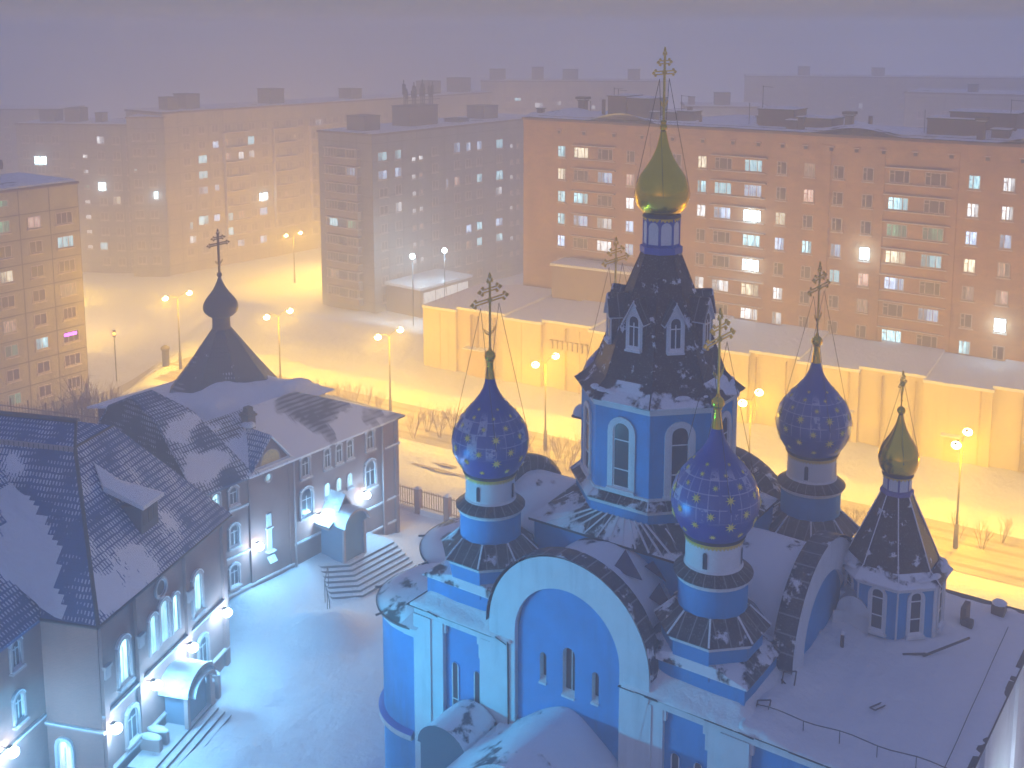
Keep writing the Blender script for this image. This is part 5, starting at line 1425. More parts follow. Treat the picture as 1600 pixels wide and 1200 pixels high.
def brick_block():
    t = empty("apartment_block", (1.45, 140.8, 0), R(-35.5), "long nine-storey orange brick apartment block with snowy cluttered roof", "apartment block")
    mb = MB(); Lx = 84; mb.box(0, Lx, 0, 13, -2, 28.75, 0)
    mb.box(0, Lx, -.06, 0, 27.95, 28.7, 0)
    for x in (17.6, 39.2, 44.9, 52.2, 62, 74): mb.box(x - .5, x + .5, -.10, 0, -2, 27.9, 0)
    mb.build("wall", [BBRICK], t)
    mb = MB(); mb.box(-.15, Lx + .15, -.2, 13.2, 28.75, 29.0, 0)
    rows = []
    for j in range(9):
        y = .1 + 12.8 * j / 8
        rows.append([(x * 0.7, y, 29.02 + 1.5 * max(0, noise.noise(Vector((x * .075, y * .22, 4)))) + .05) for x in range(121)])
    for a_, b_ in zip(rows, rows[1:]):
        for i in range(120): mb.face([a_[i], a_[i + 1], b_[i + 1], b_[i]], 1, True)
    mb.build("flat_roof", [BOXDK, ROOFDK], t)
    def shaft(name, x0, x1, y0, y1, z1, cap=True, m=BOXDK):
        mb = MB(); mb.box(x0, x1, y0, y1, 28.9, z1, 0)
        if cap: mb.box(x0 - .12, x1 + .12, y0 - .12, y1 + .12, z1, z1 + .12, 1); mb.box(x0 - .1, x1 + .1, y0 - .1, y1 + .1, z1 + .12, z1 + .2, 2)
        return mb.build(name, [m, IRON, SNOWR], t)
    shaft("lift_house", 9.3, 11.9, 5, 9, 31.7); shaft("lift_house", 12.1, 15.2, 5, 9.4, 31.5)
    shaft("lift_house", 29.2, 33.4, 5, 9, 30.9); shaft("lift_house", 28.6, 37.4, 6, 10, 30.0); shaft("lift_house", 48.0, 53.5, 5, 9, 30.7); shaft("lift_house", 50.0, 56.5, 6, 10, 31.4)
    for (x, y, w, h) in ((1.4, 1.5, .7, 30.0), (5.4, 5, .9, 31.0), (4.7, 4, .4, 29.9), (8.0, 6, .35, 31.2), (16.8, 3, .8, 30.1), (18.0, 5, 1.5, 30.0), (20.0, 5, 2.1, 30.2), (20.2, 5.5, .5, 30.8), (22.4, 4, .3, 30.0), (35.0, 3, .6, 30.3), (34.0, 3, 1.2, 29.9), (39.3, 6, .8, 30.5), (42.0, 5, .35, 30.7), (54.0, 2, .7, 30.8), (55.4, 4, 1.6, 29.9), (60, 4, .8, 30.4), (64, 6, 3, 31.2)):
        c = shaft("roof_chimney", x - w / 2, x + w / 2, y, y + w, h, cap=w > .5)
        if w > .6 and h > 30.4 and w < 1:
            mb = MB(); mb.box(x - w * .8, x + w * .8, y - w * .3, y + w * 1.3, h + .2, h + .5, 0); mb.build("chimney_cap", [IRON], c)
    mb = MB()
    for x, h in ((6.5, 2.0), (9.9, 3.8), (10.5, 3.6), (19.2, 3.2), (27.9, 2.6), (29.5, 4.6), (47.6, 2.6), (56, 4)):
        mb.tube((x, 5.5, 29), (x, 5.5, 29 + h), .04, 4); mb.tube((x - .1, 5.5, 29 + h - .1), (x + 1.2 * (h > 3), 5.5, 29 + h - .15), .03, 4)
    mb.tube((16, 6.5, 30.2), (19.6, 6.5, 30.6), .03, 4); mb.tube((2, .3, 29.3), (84, .3, 29.3), .03, 4)
    mb.build("antenna", [IRON], t)
    # attic vents
    src = None
    mb = MB(); mb.box(-.28, .28, -.10, 0, -.26, .2, 1); mb.face([(-.2, -.105, -.2), (.2, -.105, -.2), (.2, -.105, .14), (-.2, -.105, .14)], 0); mb.box(-.34, .34, -.22, 0, .2, .28, 2)
    v0 = mb.build("attic_vent", [GLASS, BBRICK, LEDGE], t)
    xs = [5.4, 9.0, 13.2, 17.0, 21.0, 24.8, 28.5, 31.5, 34.3, 36.9, 39.7, 42.4, 45.2, 48.4, 51.9, 55.3, 58.5]
    for i, x in enumerate(xs):
        v = v0 if i == 0 else v0.copy()
        if i: COL.objects.link(v)
        v.parent = t; v.location = (x, -.01, 27.45)
    S = {5.8: "cyccbmwd", 15.5: "dpwbbyww", 21.6: "dddwdddd", 24.8: "ycwddwdw", 34.3: "ddybdwwd", 37.4: "mpdcdddd", 40.6: "dddbcddw", 43.7: "dddBpmdy", 54.2: "cwbymdcw", 57.4: "wwbmpBdw", 61: "dcdwdddd", 64: "wdmdcddd"}
    Bc = {8.6: "ydcbdbcd", 12.0: "dbdwwywB", 27.4: "dcbddwdd", 31.0: "cbBcBywd", 46.9: "dcgybdcB", 50.5: "ddgcdbdd", 67.5: "dcdwdddd", 71: "ddwddcdd"}
    extra = []
    for x, s in S.items():
        for i, ch in enumerate(s):
            z = 25.05 - 2.8 * i
            if i < 7 or x > 50: add_window(t, x, z, 1.15, 1.42, ch, bars=(0.38,), top=.15)
            else: extra.append((x, z, 1.15, 1.42, ch))
        extra.append((x, 25.05 - 22.4, 1.15, 1.42, 'd'))
    for x, s in Bc.items():
        for i, ch in enumerate(s):
            z = 25.05 - 2.8 * i
            (add_window(t, x, z, 2.1, 1.35, ch, sill=False, bars=(.27, .72), top=.2, y=-.0) if (i < 7 and x < 60) else extra.append((x, z, 2.1, 1.35, ch)))
    merge_windows(t, extra)
    mb = MB()      # balcony ledges: long snowy string above and below each pair, parapet between
    for x0, x1 in ((7.3, 13.5), (25.9, 32.6), (45.4, 52.2), (66, 73)):
        if mb.v: mb.build("balcony_stack", [BALC, LEDGE], t); mb = MB()
        for i in range(9):
            z = 25.05 - 2.8 * i
            mb.box(x0, x1, -.35, 0, z + .84, z + .95, 1); mb.box(x0 + .1, x1 - .1, -.22, 0, z - .86, z - .74, 1)
    mb.build("balcony_stack", [BALC, LEDGE], t)
brick_block()

def block(name, label, O, ang, Lx, D, z0, z1, mat, wins, extra, boxes=(), ledges=(), side=None, group=None):
    t = empty(name, (O[0], O[1], 0), R(ang), label, "apartment block", group)
    mb = MB(); mb.box(0, Lx, 0, D, z0, z1, 0); mb.build("wall", [mat], t)
    mb = MB(); mb.box(-.2, Lx + .2, -.2, D + .2, z1, z1 + .3, 0); mb.box(.3, Lx - .3, .3, D - .3, z1 + .28, z1 + .42, 1); mb.build("flat_roof", [BOXDK, ROOFDK], t)
    for w in wins: add_window(t, *w[:5], bars=w[5] if len(w) > 5 else (.5,))
    k = max(0, 100 - len(wins)); extra = sorted(extra, key=lambda e: -e[1])
    for e in extra[:k]: add_window(t, e[0], e[1], e[2], e[3], 'f', bars=(.5,))
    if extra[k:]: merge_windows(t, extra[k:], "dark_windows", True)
    for (x0, x1, y0, y1, h) in boxes:
        mb = MB(); mb.box(x0, x1, y0, y1, z1 + .2, z1 + h, 0); mb.box(x0 - .1, x1 + .1, y0 - .1, y1 + .1, z1 + h, z1 + h + .15, 1)
        mb.build("roof_shaft", [BOXDK, IRON], t)
    if ledges:
        for xa in sorted({l_[0] for l_ in ledges}):
            mb = MB(); q_ = [l_ for l_ in ledges if l_[0] == xa]
            mb.box(xa, xa + .1, -q_[0][3], 0, min(l_[2] for l_ in q_), max(l_[2] for l_ in q_) + .14, 0)
            for (x0, x1, z, d) in q_: mb.box(x0 + .1, x1, -d, 0, z, z + .14, 0)
            mb.build("balcony_stack", [LEDGE], t)
    return t

def grey_block():
    wins = [(2.2, 20.3, 2.0, 1.4, 'c'), (5.75, 20.3, 1.5, 1.5, 'c'), (2.2, 17.4, 2.0, 1.4, 'b'), (5.75, 17.5, 1.5, 1.5, 'b'), (5.75, 11.9, 1.4, 1.5, 'w'), (2.4, 14.6, 1.9, 1.4, 'd'), (5.75, 14.7, 1.4, 1.5, 'd'), (2.4, 11.8, 1.9, 1.4, 'd')]
    for i in range(8): 
        z = 19.2 - 2.8 * i
        lit = "wwwwdwwd"[i]
        wins += [(9.4, z, .85, .75, lit if lit != 'd' else 'm'), (11.1, z + .1, .85, .75, 'm' if i % 3 else lit)]
        wins += [(35.3, z, .8, .75, 'm' if i % 2 else 'w'), (37.2, z, .8, .75, 'm')]
    wins += [(20.2, 20.2, 1.6, 1.7, 'b'), (23.2, 20.1, 1.2, 1.5, 'b'), (26.2, 20.1, 1.3, 1.5, 'b'), (31.8, 19.9, 1.9, 1.6, 'c'), (20.2, 14.5, 1.4, 1.5, 'p'), (17.6, 14.4, .6, 1.6, 'b'), (26.2, 14.4, 1.4, 1.5, 'c'), (31.8, 14.3, 2.0, 1.7, 'c'), (31.6, 11.5, 1.8, 1.4, 'w'),
             (23.2, 5.9, 1.4, 1.4, 'b'), (26.1, 6.0, 1.4, 1.4, 'c'), (31.7, 5.9, 2.0, 1.4, 'b'), (23.2, 3.1, 1.4, 1.3, 'm'), (26.1, 3.2, 1.4, 1.4, 'c'), (31.7, 3.1, 1.9, 1.4, 'c'), (5.9, -1.2, 1.2, 1.2, 'B')]
    used = {(round(w[0]), round(w[1])) for w in wins}
    ex = [(x, z, 1.5, 1.4, 'd') for x in (2.4, 5.75, 14.6, 20.2, 23.2, 26.2, 31.8, 41, 44) for z in [20.1 - 2.8 * i for i in range(9)] if not any(abs(w[0] - x) < 1 and abs(w[1] - z) < 1.3 for w in wins)]
    t = block("apartment_block", "grey panel apartment block behind, its long side lit by scattered bluish windows", (-21.6, 172), 52.5, 46, 12, -6, 23.6, PANEL2, wins, ex,
              boxes=((-.0 + 2.5, 6.0, 4, 8, 2.6), (13, 20, 4, 8, 3.6), (32.5, 36.5, 4, 8, 2.6), (24, 27, 3, 6, .9)))
    # forest of aerials on the large shaft
    mb = MB()
    for i in range(12):
        x = 12.6 + i * .7; h = 3.0 + (i * 37 % 5) * .35
        mb.tube((x, 4.2 + (i % 3), 27.2), (x, 4.2 + (i % 3), 27.2 + h), .09, 5); mb.box(x - .17, x + .17, 4.1 + (i % 3), 4.4 + (i % 3), 27.2 + h * .45, 27.2 + h * .85, 0)
    mb.box(12.2, 21, 4.3, 4.4, 28.2, 28.3, 0); mb.box(12.2, 21, 4.3, 4.4, 29.2, 29.3, 0)
    mb.build("antenna_mast", [IRON], t)
    # end wall with balconies, facing the camera side: rotate a frame onto it
    e = []
    mb = MB(Matrix.Rotation(R(90), 4, 'Z'))     # local x' along +y of the block: plane x=0 facing -x
    for i in range(9):
        z = 20.2 - 2.8 * i
        mb.box(2.6, 9.8, 0.0, .9, z - 1.3, z - .25, 0); mb.box(2.5, 9.9, 0.0, 1.0, z - .3, z - .16, 1); mb.box(2.5, 9.9, 0, 1.0, z + 1.15, z + 1.3, 1)
        for x in (2.6, 5.0, 7.4, 9.7): mb.box(x - .05, x + .05, .8, .9, z - .2, z + 1.2, 1)
    mb.build("balcony_stack", [BALC, LEDGE], t)
    for i, (lits) in enumerate(("dd", "db", "dd", "dd", "cg", "dd", "dd", "md", "dd")):
        for x, ch in zip((3.8, 7.9), lits[::-1]):
            src = win_mesh(1.9, 1.3, ch, False, (.33, .66), None); o = src.copy(); COL.objects.link(o); o.parent = t
            o.location = (-.92, x, 20.75 - 2.8 * i); o.rotation_euler = (0, 0, R(-90))
grey_block()

def left_block():
    t = empty("apartment_block", (-50.3, 128.4, 0), R(54.5), "near tan panel tower cropped by the left edge, with a violet-lit window", "apartment block")
    mb = MB(); mb.box(-26, 0, 0, 12, -8, 22.3, 0); mb.build("wall", [PANEL], t)
    mb = MB(); mb.box(-26, .15, -.12, 12, 22.3, 22.55, 0); mb.box(-25.8, 0, 0.1, 11.8, 22.5, 22.75, 1); mb.build("flat_roof", [BOXDK, ROOFDK], t)
    mb = MB(); mb.box(-13.5, -8.2, 3, 6, 22.6, 24.9, 0); mb.box(-13.6, -8.1, 2.9, 6.1, 24.9, 25.05, 1); mb.build("lift_house", [BOXDK, RUST], t)
    mb = MB(); mb.lathe([(.55, -.5), (.62, 0), (.55, .5)], -7.6, 3.4, 25.0, 14, 0, capt=True); mb.tube((-8.3, 3.4, 25), (-7.6, 3.4, 25), .1, 6); mb.build("fan_drum", [RUST], t)
    rows = ["dpg", "cdd", "ddy", "mdd", "ddm", "Vcg", "ddd", "ddg", "ddd"]
    for i, r_ in enumerate(rows):
        z = 18.55 - 2.8 * i
        for j, ch in enumerate(r_):
            x = -1.95 - 3.7 * j
            c2 = {'V': 'd'}.get(ch, ch); w = 2.1 if j == 0 else 1.6
            if i in (4, 7) and j == 0: w = 1.7
            add_window(t, x, z, w, 1.35, c2, bars=(.33, .66) if j == 0 else (.5,))
            if ch == 'V':
                mb = MB(); mb.box(x - .9, x + .7, -.07, -.055, z + .1, z + .45, 0); mb.build("grow_light", [LENS_P], t)
        for j in (3, 4, 5): add_window(t, -1.95 - 3.7 * j, z, 1.6, 1.35, 'd' if (i * j) % 4 else 'g')
    add_window(t, -9.4, 21.1, 1.6, .8, 'g', sill=False)
left_block()

def far_blocks():
    rnd = random.Random(11)
    def grid(xs, zs, w=1.5, h=1.4, skip=()):
        return [(x, z, w, h, 'd') for x in xs for z in zs if not any(abs(s[0] - x) < 1.2 and abs(s[1] - z) < 1.3 for s in skip)]
    # B: long beige block receding to the right
    wins = [(8.1, 16.1, 1.9, 1.5, 'c'), (8.1, 13.2, 1.9, 1.4, 'c'), (8.0, 10.3, 2.0, 1.4, 'b'), (7.8, 4.7, 2.2, 1.7, 'c'), (11.0, 18.6, 1.3, 1.3, 'b'), (11, 10.5, 1.0, 1.2, 'b'), (10.7, 4.8, 1.3, 1.3, 'b'), (13.8, 18.9, 1.2, 1.3, 'm'), (13.8, 16.2, 1.2, 1.3, 'p'), (16.6, 16.1, 1.2, 1.4, 'w'), (19, 18.8, 1.5, 1.6, 'c'), (19, 16.2, 1.3, 1.4, 'w'),
            (13.6, 4.6, 1.5, 1.5, 'c'), (16.2, 4.8, 1.3, 1.3, 'm'), (21.5, 7.6, 2.1, 1.6, 'B'), (21.4, 4.7, 1.9, 1.5, 'b'), (21.2, -.8, 1.6, 1.5, 'b'), (13.5, 1.8, 1.6, 1.5, 'c'), (35.8, 21.2, 2, 1.4, 'w'), (5.4, 1.4, 1.5, 1.4, 'w'), (5.1, 4.0, .7, 1.4, 'c'), (16, -.8, 1.6, 1.3, 'b'), (29.5, 18.9, .5, .6, 'y'), (27, 7.7, .6, .8, 'm')]
    ex = grid([4.8, 8.1, 11, 13.8, 16.6, 19.2, 22.2, 25, 28, 31, 34, 37, 40, 43, 46, 50, 54, 58, 62, 66, 70], [21.6 - 2.8 * i for i in range(9)], skip=wins)
    led = [(x0, x0 + 5.5, 20.6 - 2.8 * i, .8) for x0 in (12.6, 24, 33, 44, 56) for i in range(8)]
    block("apartment_block", "long beige panel apartment block fading in the haze behind the small tent roof", (-62.6, 200), 49, 88, 12, -7, 24.9, PANEL3, wins, ex,
          boxes=((7, 10, 3, 7, 3.0), (3.2, 5.5, 3, 6, 2.6), (26, 29.5, 3, 7, 3.2), (47, 50, 3, 7, 2.4), (70, 74, 3, 7, 3.2), (80, 84, 3, 7, 3.6)), ledges=led)
    # its pale end pavilion
    wins = [(1.2, 15.0, .5, .5, 'c'), (4.6, 10.4, .8, 1.4, 'B')]
    block("apartment_block", "pinkish end section of the hazy beige block, with one bright cyan lamp", (-68.6, 199), 3, 6.4, 10, -7, 24.2, PANEL2, wins, grid([1.6, 4.2], [21 - 2.8 * i for i in range(9)], skip=wins))
    # A: hazy block at the far left
    wins = [(4.5, 16.1, 2.5, 1.6, 'B'), (16.4, 20.0, 1.5, 1.4, 'w'), (16.3, 11.5, 1.6, 1.6, 'B'), (19.0, 9.0, 1.5, 1.4, 'y'), (16, .4, 1.5, 1.4, 'c'), (10.8, 15.3, .9, .8, 'm')]
    wins += [(13.3, 17.0 - 2.8 * i, 1.05, .7, 'w' if i != 2 else 'g') for i in range(7)]
    block("apartment_block", "hazy pinkish apartment block at far left with one column of small lit stair windows", (-91, 205), -8, 23.6, 12, -7, 22.6, PANEL2, wins, grid([1.8, 4.6, 7.6, 16.4, 19.4, 22], [20 - 2.8 * i for i in range(9)], skip=wins),
          boxes=((3, 6, 3, 6, 2.4), (14, 15.4, 3, 5, 2.0), (8, 11, 3, 6, 2.8)))
    block("apartment_block", "barely visible pale block cut off by the upper left edge of the picture", (-126, 250), 0, 26, 12, -7, 22, PANEL2, [], grid([3, 8, 13, 18, 23], [19 - 2.8 * i for i in range(7)]))
    # far rows behind everything
    block("apartment_block", "faint far-off block right of the aerials, its row of small lights near the roofline", (-8, 290), -3, 48, 12, -7, 26.5, PANEL3, [(15, 20.5, 2, 1.2, 'w'), (24, 18, 1, 1, 'w'), (20, 21, 1.4, 1, 'w'), (10, 22, 2.6, .8, 'c'), (29, 20, 1, 1, 'w'), (16.5, 13.5, 1.6, 1.4, 'c')], grid(range(3, 46, 4), [22 - 2.8 * i for i in range(5)], skip=[(15, 20.5)]),
          boxes=((2, 6, 3, 7, 3), (13, 16, 3, 7, 3.5), (21, 25, 3, 6, 3), (38, 41, 3, 7, 3)))
    block("apartment_block", "bluish low block with two bright cyan lamps seen past the tall cross", (33, 215), -6, 16, 12, -7, 25.0, PANEL2, [(2.6, 20.6, .45, .7, 'B'), (5.6, 20.9, .4, 1.2, 'B'), (8.5, 23, .7, .7, 'w')], grid([2, 5, 8, 11, 14], [15 - 2.8 * i for i in range(4)]), boxes=((6, 9, 3, 6, 2.6), (1, 2.2, 3, 5, 1.8)))
    block("apartment_block", "long faint block along the skyline at upper right with two lit windows", (62, 300), -12, 110, 12, -7, 27.3, PANEL2, [(47, 23, 2.4, 1.2, 'w'), (72, 22.5, 2.2, 1.2, 'w'), (30, 20, 1, 1.4, 'w')], grid(range(4, 106, 6), [23 - 2.8 * i for i in range(4)], skip=[(47, 23), (72, 22.5)]),
          boxes=((14, 17, 3, 7, 2.6), (33, 36, 3, 7, 2.4)))
    block("apartment_block", "mauve hazy block rising behind the brick roof at the right edge", (70, 200), -30, 60, 12, -7, 28.6, PANEL2, [(8, 24.5, 1.2, 1.2, 'w')], grid(range(3, 58, 4), [25 - 2.8 * i for i in range(4)]), boxes=((10, 11.5, 3, 5, 1.6), (20, 26, 3, 7, 1.4)))
far_blocks()

def low_hall():
    t = empty("low_hall", (-10.6, 130.0, 0), R(-30.2), "long low flat-roofed hall with blank ochre wall behind the street lamps", "hall")
    mb = MB(); Lx = 78
    steps = [0, 4.6, 11, 16, 22, 28, 34, 40, 45, 51, 57, 63, 70, Lx]
    for i, (a_, b_) in enumerate(zip(steps, steps[1:])):
        y = .5 if i % 2 else 0.0
        mb.box(a_, b_ - .001, y, 14, -3, 7.2 + (.25 if i % 2 else 0), 0)
    for x in (2.4, 7.5, 13.5, 19, 25, 31, 37): mb.box(x - .05, x + .05, -.04, 0.45, 0, 7.0, 1)
    for i in range(9): mb.box(17 + i * .62, 17.4 + i * .62, -.03, .5, 4.6, 5.6, 1)
    for x, w, h in ((6.2, 2.4, 3.0), (24.5, 1.2, 2.4), (31, 3.2, 3.2), (47.5, 3.0, 3.1), (59, 1.3, 2.4), (66, 3, 3)): mb.box(x, x + w, -.05, .5, -.2, h, 1); mb.box(x - .2, x + w + .2, -.8, .5, h + .15, h + .27, 2)
    for i in range(25): mb.box(i * 3.1 + .4, i * 3.1 + .44, -.02, .5, 0, 7.1, 1)
    for x in (9.6, 20.9, 33.2, 50.1, 62): mb.tube((x, -.12, 0), (x, -.12, 7.1), .07, 5, 1)
    mb.build("wall", [LOWWALL, M("hall_doors", (0.66, 0.50, 0.25), .8), SNOW], t)
    mb = MB()
    for i, (a_, b_) in enumerate(zip(steps, steps[1:])):
        y = .4 if i % 2 else -.1; z = 7.2 + (.25 if i % 2 else 0)
        mb.box(a_ - .1, b_ + .1, y, 14.1, z, z + .28, 0)
    mb.build("snowy_roof", [SNOW], t)
    mb = MB(); mb.box(11.5, 24, 11, 22, 7, 11.5, 0); mb.box(11.3, 24.2, 10.8, 22.2, 11.5, 11.8, 1); mb.build("raised_rear_hall", [BALC, SNOW], t)
    # shop forecourt with cold lamps, beyond the hall's left end
    mb = MB(); mb.box(0, 12, 0, 8, -6, 2.5, 0); mb.box(-.3, 12.3, -.4, 8.3, 2.5, 2.9, 1); mb.box(0.6, 11.4, -.08, 0, -1.8, 1.9, 2)
    for i in range(5): mb.box(.6 + i * 2.7, .72 + i * 2.7, -.14, -.08, -1.8, 1.9, 0)
    s = mb.build("shop_annex", [BALC, SNOW, LIT['w']]); s.location = (-14.2, 169.5, -2.6); s.rotation_euler = (0, 0, R(52.5))
    tag(s, "small brightly lit shop annex at the foot of the grey block", "shop")
    for i, (x, y, z) in enumerate(((-15.0, 165.5, 6.2), (-10.5, 171, 6.0))):
        mb = MB(); mb.tube((0, 0, -z - 5), (0, 0, 0), .08, 6); mb.box(-.3, .3, -.15, .15, 0, .12, 0)
        l = mb.build("yard_lamp", [IRON]); l.location = (x, y, z)
        tag(l, ("left" if i == 0 else "right") + " one of two cold white yard lamps before the grey block", "lamp", "cold yard lamps")
        mb = MB(); mb.sphere((0, 0, -.1), .42, 0, 12, 8); mb.build("lamp_lens", [LENS_F], l)
        lamp_light("yard_lamp_light", l, (0, 0, -.5), 11000, (.55, .82, 1.0), .2)
low_hall()

# ================================================================ STREET LAMPS
def street_lamps():
    ang = R(54.5)
    def make():
        t = empty("street_lamp", (0, 0, 0), ang)
        mb = MB(); mb.tube((0, 0, -.3), (0, 0, 1.9), .20, 10, 0, .17); mb.tube((0, 0, 1.9), (0, 0, 8.6), .09, 8, 0, .05); mb.build("pole", [CONC], t)
        for s in (-1, 1):
            mb = MB(); mb.path([(0, 0, 8.55), (s * .5, 0, 8.85), (s * 1.45, 0, 9.05)], .03, 6); mb.build("arm", [CONC], t)
            mb = MB(); mb.loft([[(s * 1.3, -.11, 9.0), (s * 1.3, .11, 9.0), (s * 1.3, .09, 9.14), (s * 1.3, -.09, 9.14)], [(s * 2.05, -.15, 8.98), (s * 2.05, .15, 8.98), (s * 2.05, .08, 9.10), (s * 2.05, -.08, 9.10)]], 0, capb=True, capt=True)
            h = mb.build("lamp_head", [IRON], t)
            mb = MB(); mb.sphere((s * 1.72, 0, 8.85), .36, 0, 14, 9, .8); mb.build("lamp_lens", [LENS_S], h)
            lamp_light("sodium_light", h, (s * 1.72, 0, 8.42), P_SODIUM, C_SODIUM, .2)
        return t
    t0 = make()
    spots = [(34.6, 82.4, 0, "street lamp nearest the right edge, standing on a thick pole by bare shrubs"), (20.4, 92.0, 0, "street lamp half hidden behind the spire's right eave"),
             (3.2, 102.9, 0, "double-headed street lamp between the left starred dome and the tall spire"), (-12.7, 112.4, 0, "double-headed street lamp right above the brick wing's far corner"),
             (-25.8, 120.4, 0, "double-headed street lamp just right of the small tent roof"), (-39.5, 129.0, 0, "double-headed street lamp between the tan tower and the small onion dome"),
             (-38.5, 194, -4.6, "farthest double-headed street lamp glowing beside the grey block"),
             (-31.5, 199, -4.6, "added unseen street lamp behind the balconied end of the grey block"), (-25, 208, -4.6, "added unseen street lamp deep behind the grey block"),  # from here on: unseen lamps added to brighten the haze and walls
             (-66, 156, -6, "added street lamp hidden behind the tan tower"), (-76, 180, -4.6, "added distant street lamp, unseen behind the tan tower"),
             (49.0, 73.4, 0, "added unseen street lamp just outside the right edge of the picture")]
    for i, (x, y, z, lb) in enumerate(spots):
        t = t0 if i == 0 else copy_tree(t0)
        t.location = (x, y, z); tag(t, lb, "street lamp", "sodium street lamps along the street")
    # the right lamp shows one head clearly larger: same lamp, nearer
street_lamps()

def added_light_masts():
    """unseen light masts added behind the blocks to make the far snow haze glow"""
    warm = (1.0, 0.62, 0.30); cool = (0.55, 0.62, 1.0)
    k = 0
    for (x, y, c, pw, lb) in ((-92, 240, warm, 14000, "far left"), (-48, 262, warm, 20000, "left of centre"), (-5, 262, warm, 30000, "centre"),
                              (35, 180, warm, 14000, "behind the brick block"), (66, 165, cool, 16000, "behind the brick block's right half"),
                              (30, 340, cool, 90000, "far beyond the brick block"), (110, 330, cool, 130000, "far right"), (-70, 345, warm, 24000, "far beyond the beige block"), (-135, 360, cool, 20000, "farthest left"), (190, 400, cool, 140000, "farthest right"), (-29, 200, warm, 24000, "behind the grey block's balconied end"), (-66, 162, warm, 9000, "behind the tan tower")):
        t = empty("added_light_mast", (x, y, gz(x, y)), 0, "unseen light mast added to brighten the far haze, " + lb, "light mast", "added light masts behind the blocks")
        mb = MB(); mb.tube((0, 0, -.3), (0, 0, 13), .16, 8, 0, .1); mb.box(-.9, .9, -.1, .1, 12.9, 13.05, 0); mb.build("pole", [CONC], t)
        mb = MB(); mb.box(-.8, -.2, -.22, .22, 12.6, 12.9, 0); mb.box(.2, .8, -.22, .22, 12.6, 12.9, 0); mb.build("lamp_head", [IRON], t)
        lamp_light("added_haze_light", t, (0, 0, 12.3), pw, c, .3)  # added fill for the distant haze
added_light_masts()

# ================================================================ SMALL THINGS OF THE STREET
def shrub_mesh(seed, h, n):
    rnd = random.Random(seed); mb = MB()
    def br(p, d, L, r_, lv):
        q = p + d * L; mb.tube(p, q, r_, 3, 0, r_ * .6)
        if lv > 0:
            for _ in range(3 if lv > 1 else 2):
                d2 = (d + Vector((rnd.uniform(-.55, .55), rnd.uniform(-.55, .55), rnd.uniform(-.1, .4)))).normalized()
                br(p.lerp(q, rnd.uniform(.5, 1)), d2, L * rnd.uniform(.5, .75), r_ * .6, lv - 1)
    for i in range(n):
        a_ = rnd.uniform(0, 6.28); d = Vector((math.cos(a_) * .32, math.sin(a_) * .32, 1)).normalized()
        br(Vector((math.cos(a_) * .15, math.sin(a_) * .15, -.1)), d, h * rnd.uniform(.4, .6), .028, 3)
    return mb
def shrubs():
    protos = []
    for s in range(4):
        o = shrub_mesh(s, 2.7, 7).build("bare_shrub", [TWIG], None, merge=False); protos.append(o)
    rnd = random.Random(5); used = set()
    groups = [("bare frosted shrub on the snow bank between wing corner and left starred dome", "bare shrubs past the brick wing", [(-8.5, 108), (-7.2, 106.5), (-6.0, 108.5), (-4.8, 105.5), (-3.4, 104.3), (-2.6, 107), (-9.8, 106.3), (-1.2, 103.2)]),
              ("bare frosted shrub below the middle street lamp, left of the blue tower", "bare shrubs left of the tower", [(2.0, 99.5), (3.9, 98.7), (5.1, 97.9), (4.4, 100.6), (1.1, 101.3), (5.6, 99.8), (2.7, 97.2)]),
              ("bare frosted shrub behind the wing roof, right of the small onion dome", "bare shrubs behind the wing roof", [(-20, 117), (-18.3, 116), (-16.9, 114.5), (-15.6, 115.8), (-21.8, 118.5), (-14.2, 113.2)]),
              ("bare frosted shrub on the snow field right of the bell tower", "bare shrubs at the right", [(28.6, 83.5), (30.2, 82.2), (35.6, 84.2), (36.6, 82.2), (27.4, 85.5), (38.6, 83.3), (29.6, 85.4)]),
              ("bare twiggy bush behind the roof fence at the left edge", "bare bushes behind the left fence", [(-46.5, 104), (-45.2, 103), (-43.8, 103.6), (-42.4, 102.4), (-41, 102.9), (-39.6, 101.8), (-38.2, 102.2), (-44.4, 105), (-40.2, 104), (-47.6, 105.2)])]
    for lb, gr, pts in groups:
        for (x, y) in pts:
            k = rnd.randrange(4); p = protos[k]
            o = p if k not in used else p.copy()
            if k in used: COL.objects.link(o)
            used.add(k)
            o.location = (x, y, gz(x, y)); o.rotation_euler = (0, 0, rnd.uniform(0, 6.28)); sc_ = rnd.uniform(.75, 1.15) * (2.5 if "left fence" in gr else 1); o.scale = (sc_,) * 3
            tag(o, lb, "shrub", gr)
shrubs()

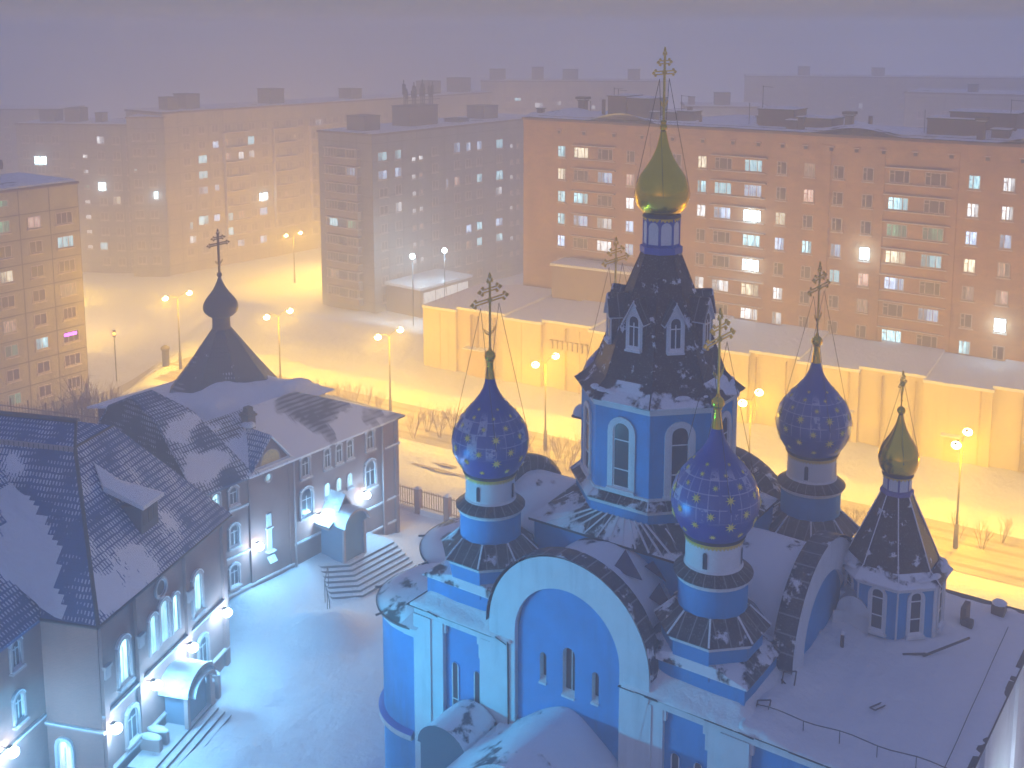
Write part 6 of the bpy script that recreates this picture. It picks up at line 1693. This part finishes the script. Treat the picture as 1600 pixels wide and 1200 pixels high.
def fences():
    # yard fence: brick posts and spiked railing along the street
    A_ = Vector((-10.4, 90.6)); d = Vector((math.cos(R(-32)), math.sin(R(-32)))); L = 17
    t = empty("yard_fence", (A_.x, A_.y, 0), R(-32), "spiked railing with brick posts closing the yard beside the brick wing", "fence")
    k = 0; x = 0
    while x < L:
        mb = MB(); mb.box(x - .22, x + .22, -.22, .22, -.3, 2.0, 0); mb.loft([rect(.28, .28, 2.0, x, 0), rect(.05, .05, 2.2, x, 0)], 1)
        mb.build("post", [M("fence_brick", (0.28, 0.16, 0.13), .9) if k == 0 else bpy.data.materials["fence_brick"], SNOWR], t)
        mb = MB()
        for z in (.45, 1.75): mb.box(x + .28, x + 2.72, -.03, .03, z, z + .06, 0)
        y = x + .42
        while y < x + 2.7: mb.tube((y, 0, .2), (y, 0, 1.95), .03, 4); y += .24
        mb.box(x + .28, x + 2.72, -.2, .2, -.4, .3, 1)
        mb.build("railing_panel", [FENCE, SNOWR], t)
        k += 1; x += 3.0
    # left fence above the main roof
    t = empty("rear_fence", (-50.5, 101.6, 0), R(-18.5), "thin spiked metal fence running behind the main roof at left", "fence")
    x = 0
    while x < 17:
        h = 2.1 + .0
        mb = MB(); mb.tube((x, 0, -4), (x, 0, 6.0), .07, 5); mb.build("post", [FENCE], t)
        mb = MB()
        mb.box(x, x + 2.0, -.035, .035, 5.15, 5.24, 0); mb.box(x, x + 2.0, -.03, .03, 1.2, 1.27, 0)
        y = x + .33
        while y < x + 1.95: mb.tube((y, 0, 1.2), (y, 0, 5.6), .028, 4); y += .33
        mb.build("railing_panel", [FENCE], t); x += 2.0
fences()

def bits():
    mb = MB(); mb.lathe([(.42, 0), (.42, 2.0), (.55, 2.05), (.55, 2.3), (.1, 2.6)], n=14, m=0); o = mb.build("advertising_pillar", [CONC]); o.location = (-41.7, 130.5, gz(-41.7, 130.5) - .1)
    tag(o, "short round advertising pillar standing alone on the snow beyond the roofs", "pillar")
    t = empty("traffic_light", (-50.5, 138, gz(-50.5, 138)), 0, "amber traffic light glowing just right of the tan tower", "traffic light")
    mb = MB(); mb.tube((0, 0, 0), (0, 0, 6.3), .07, 6); mb.box(-.15, .15, -.12, .12, 5.8, 6.7, 0); mb.build("pole", [IRON], t)
    mb = MB(); mb.sphere((0.05, -.16, 6.25), .2, 0, 10, 6); mb.build("lamp_lens", [LENS_A], t)
bits()

# ================================================================ HAZE
hz = MB(); hz.box(-420, 420, -12, 620, -13, 43.5, 0)
ho = hz.build("haze", []); ho["kind"] = "stuff"
hm = bpy.data.materials.new("blowing_snow_haze"); hm.use_nodes = True
hn = hm.node_tree.nodes; hn.remove(hn["Principled BSDF"])
pv = hn.new("ShaderNodeVolumePrincipled"); pv.inputs["Density"].default_value = HAZE
pv.inputs["Color"].default_value = (0.985, 0.985, 0.99, 1); pv.inputs["Anisotropy"].default_value = 0.2
hm.node_tree.links.new(pv.outputs[0], hn["Material Output"].inputs["Volume"])
ho.data.materials.append(hm)
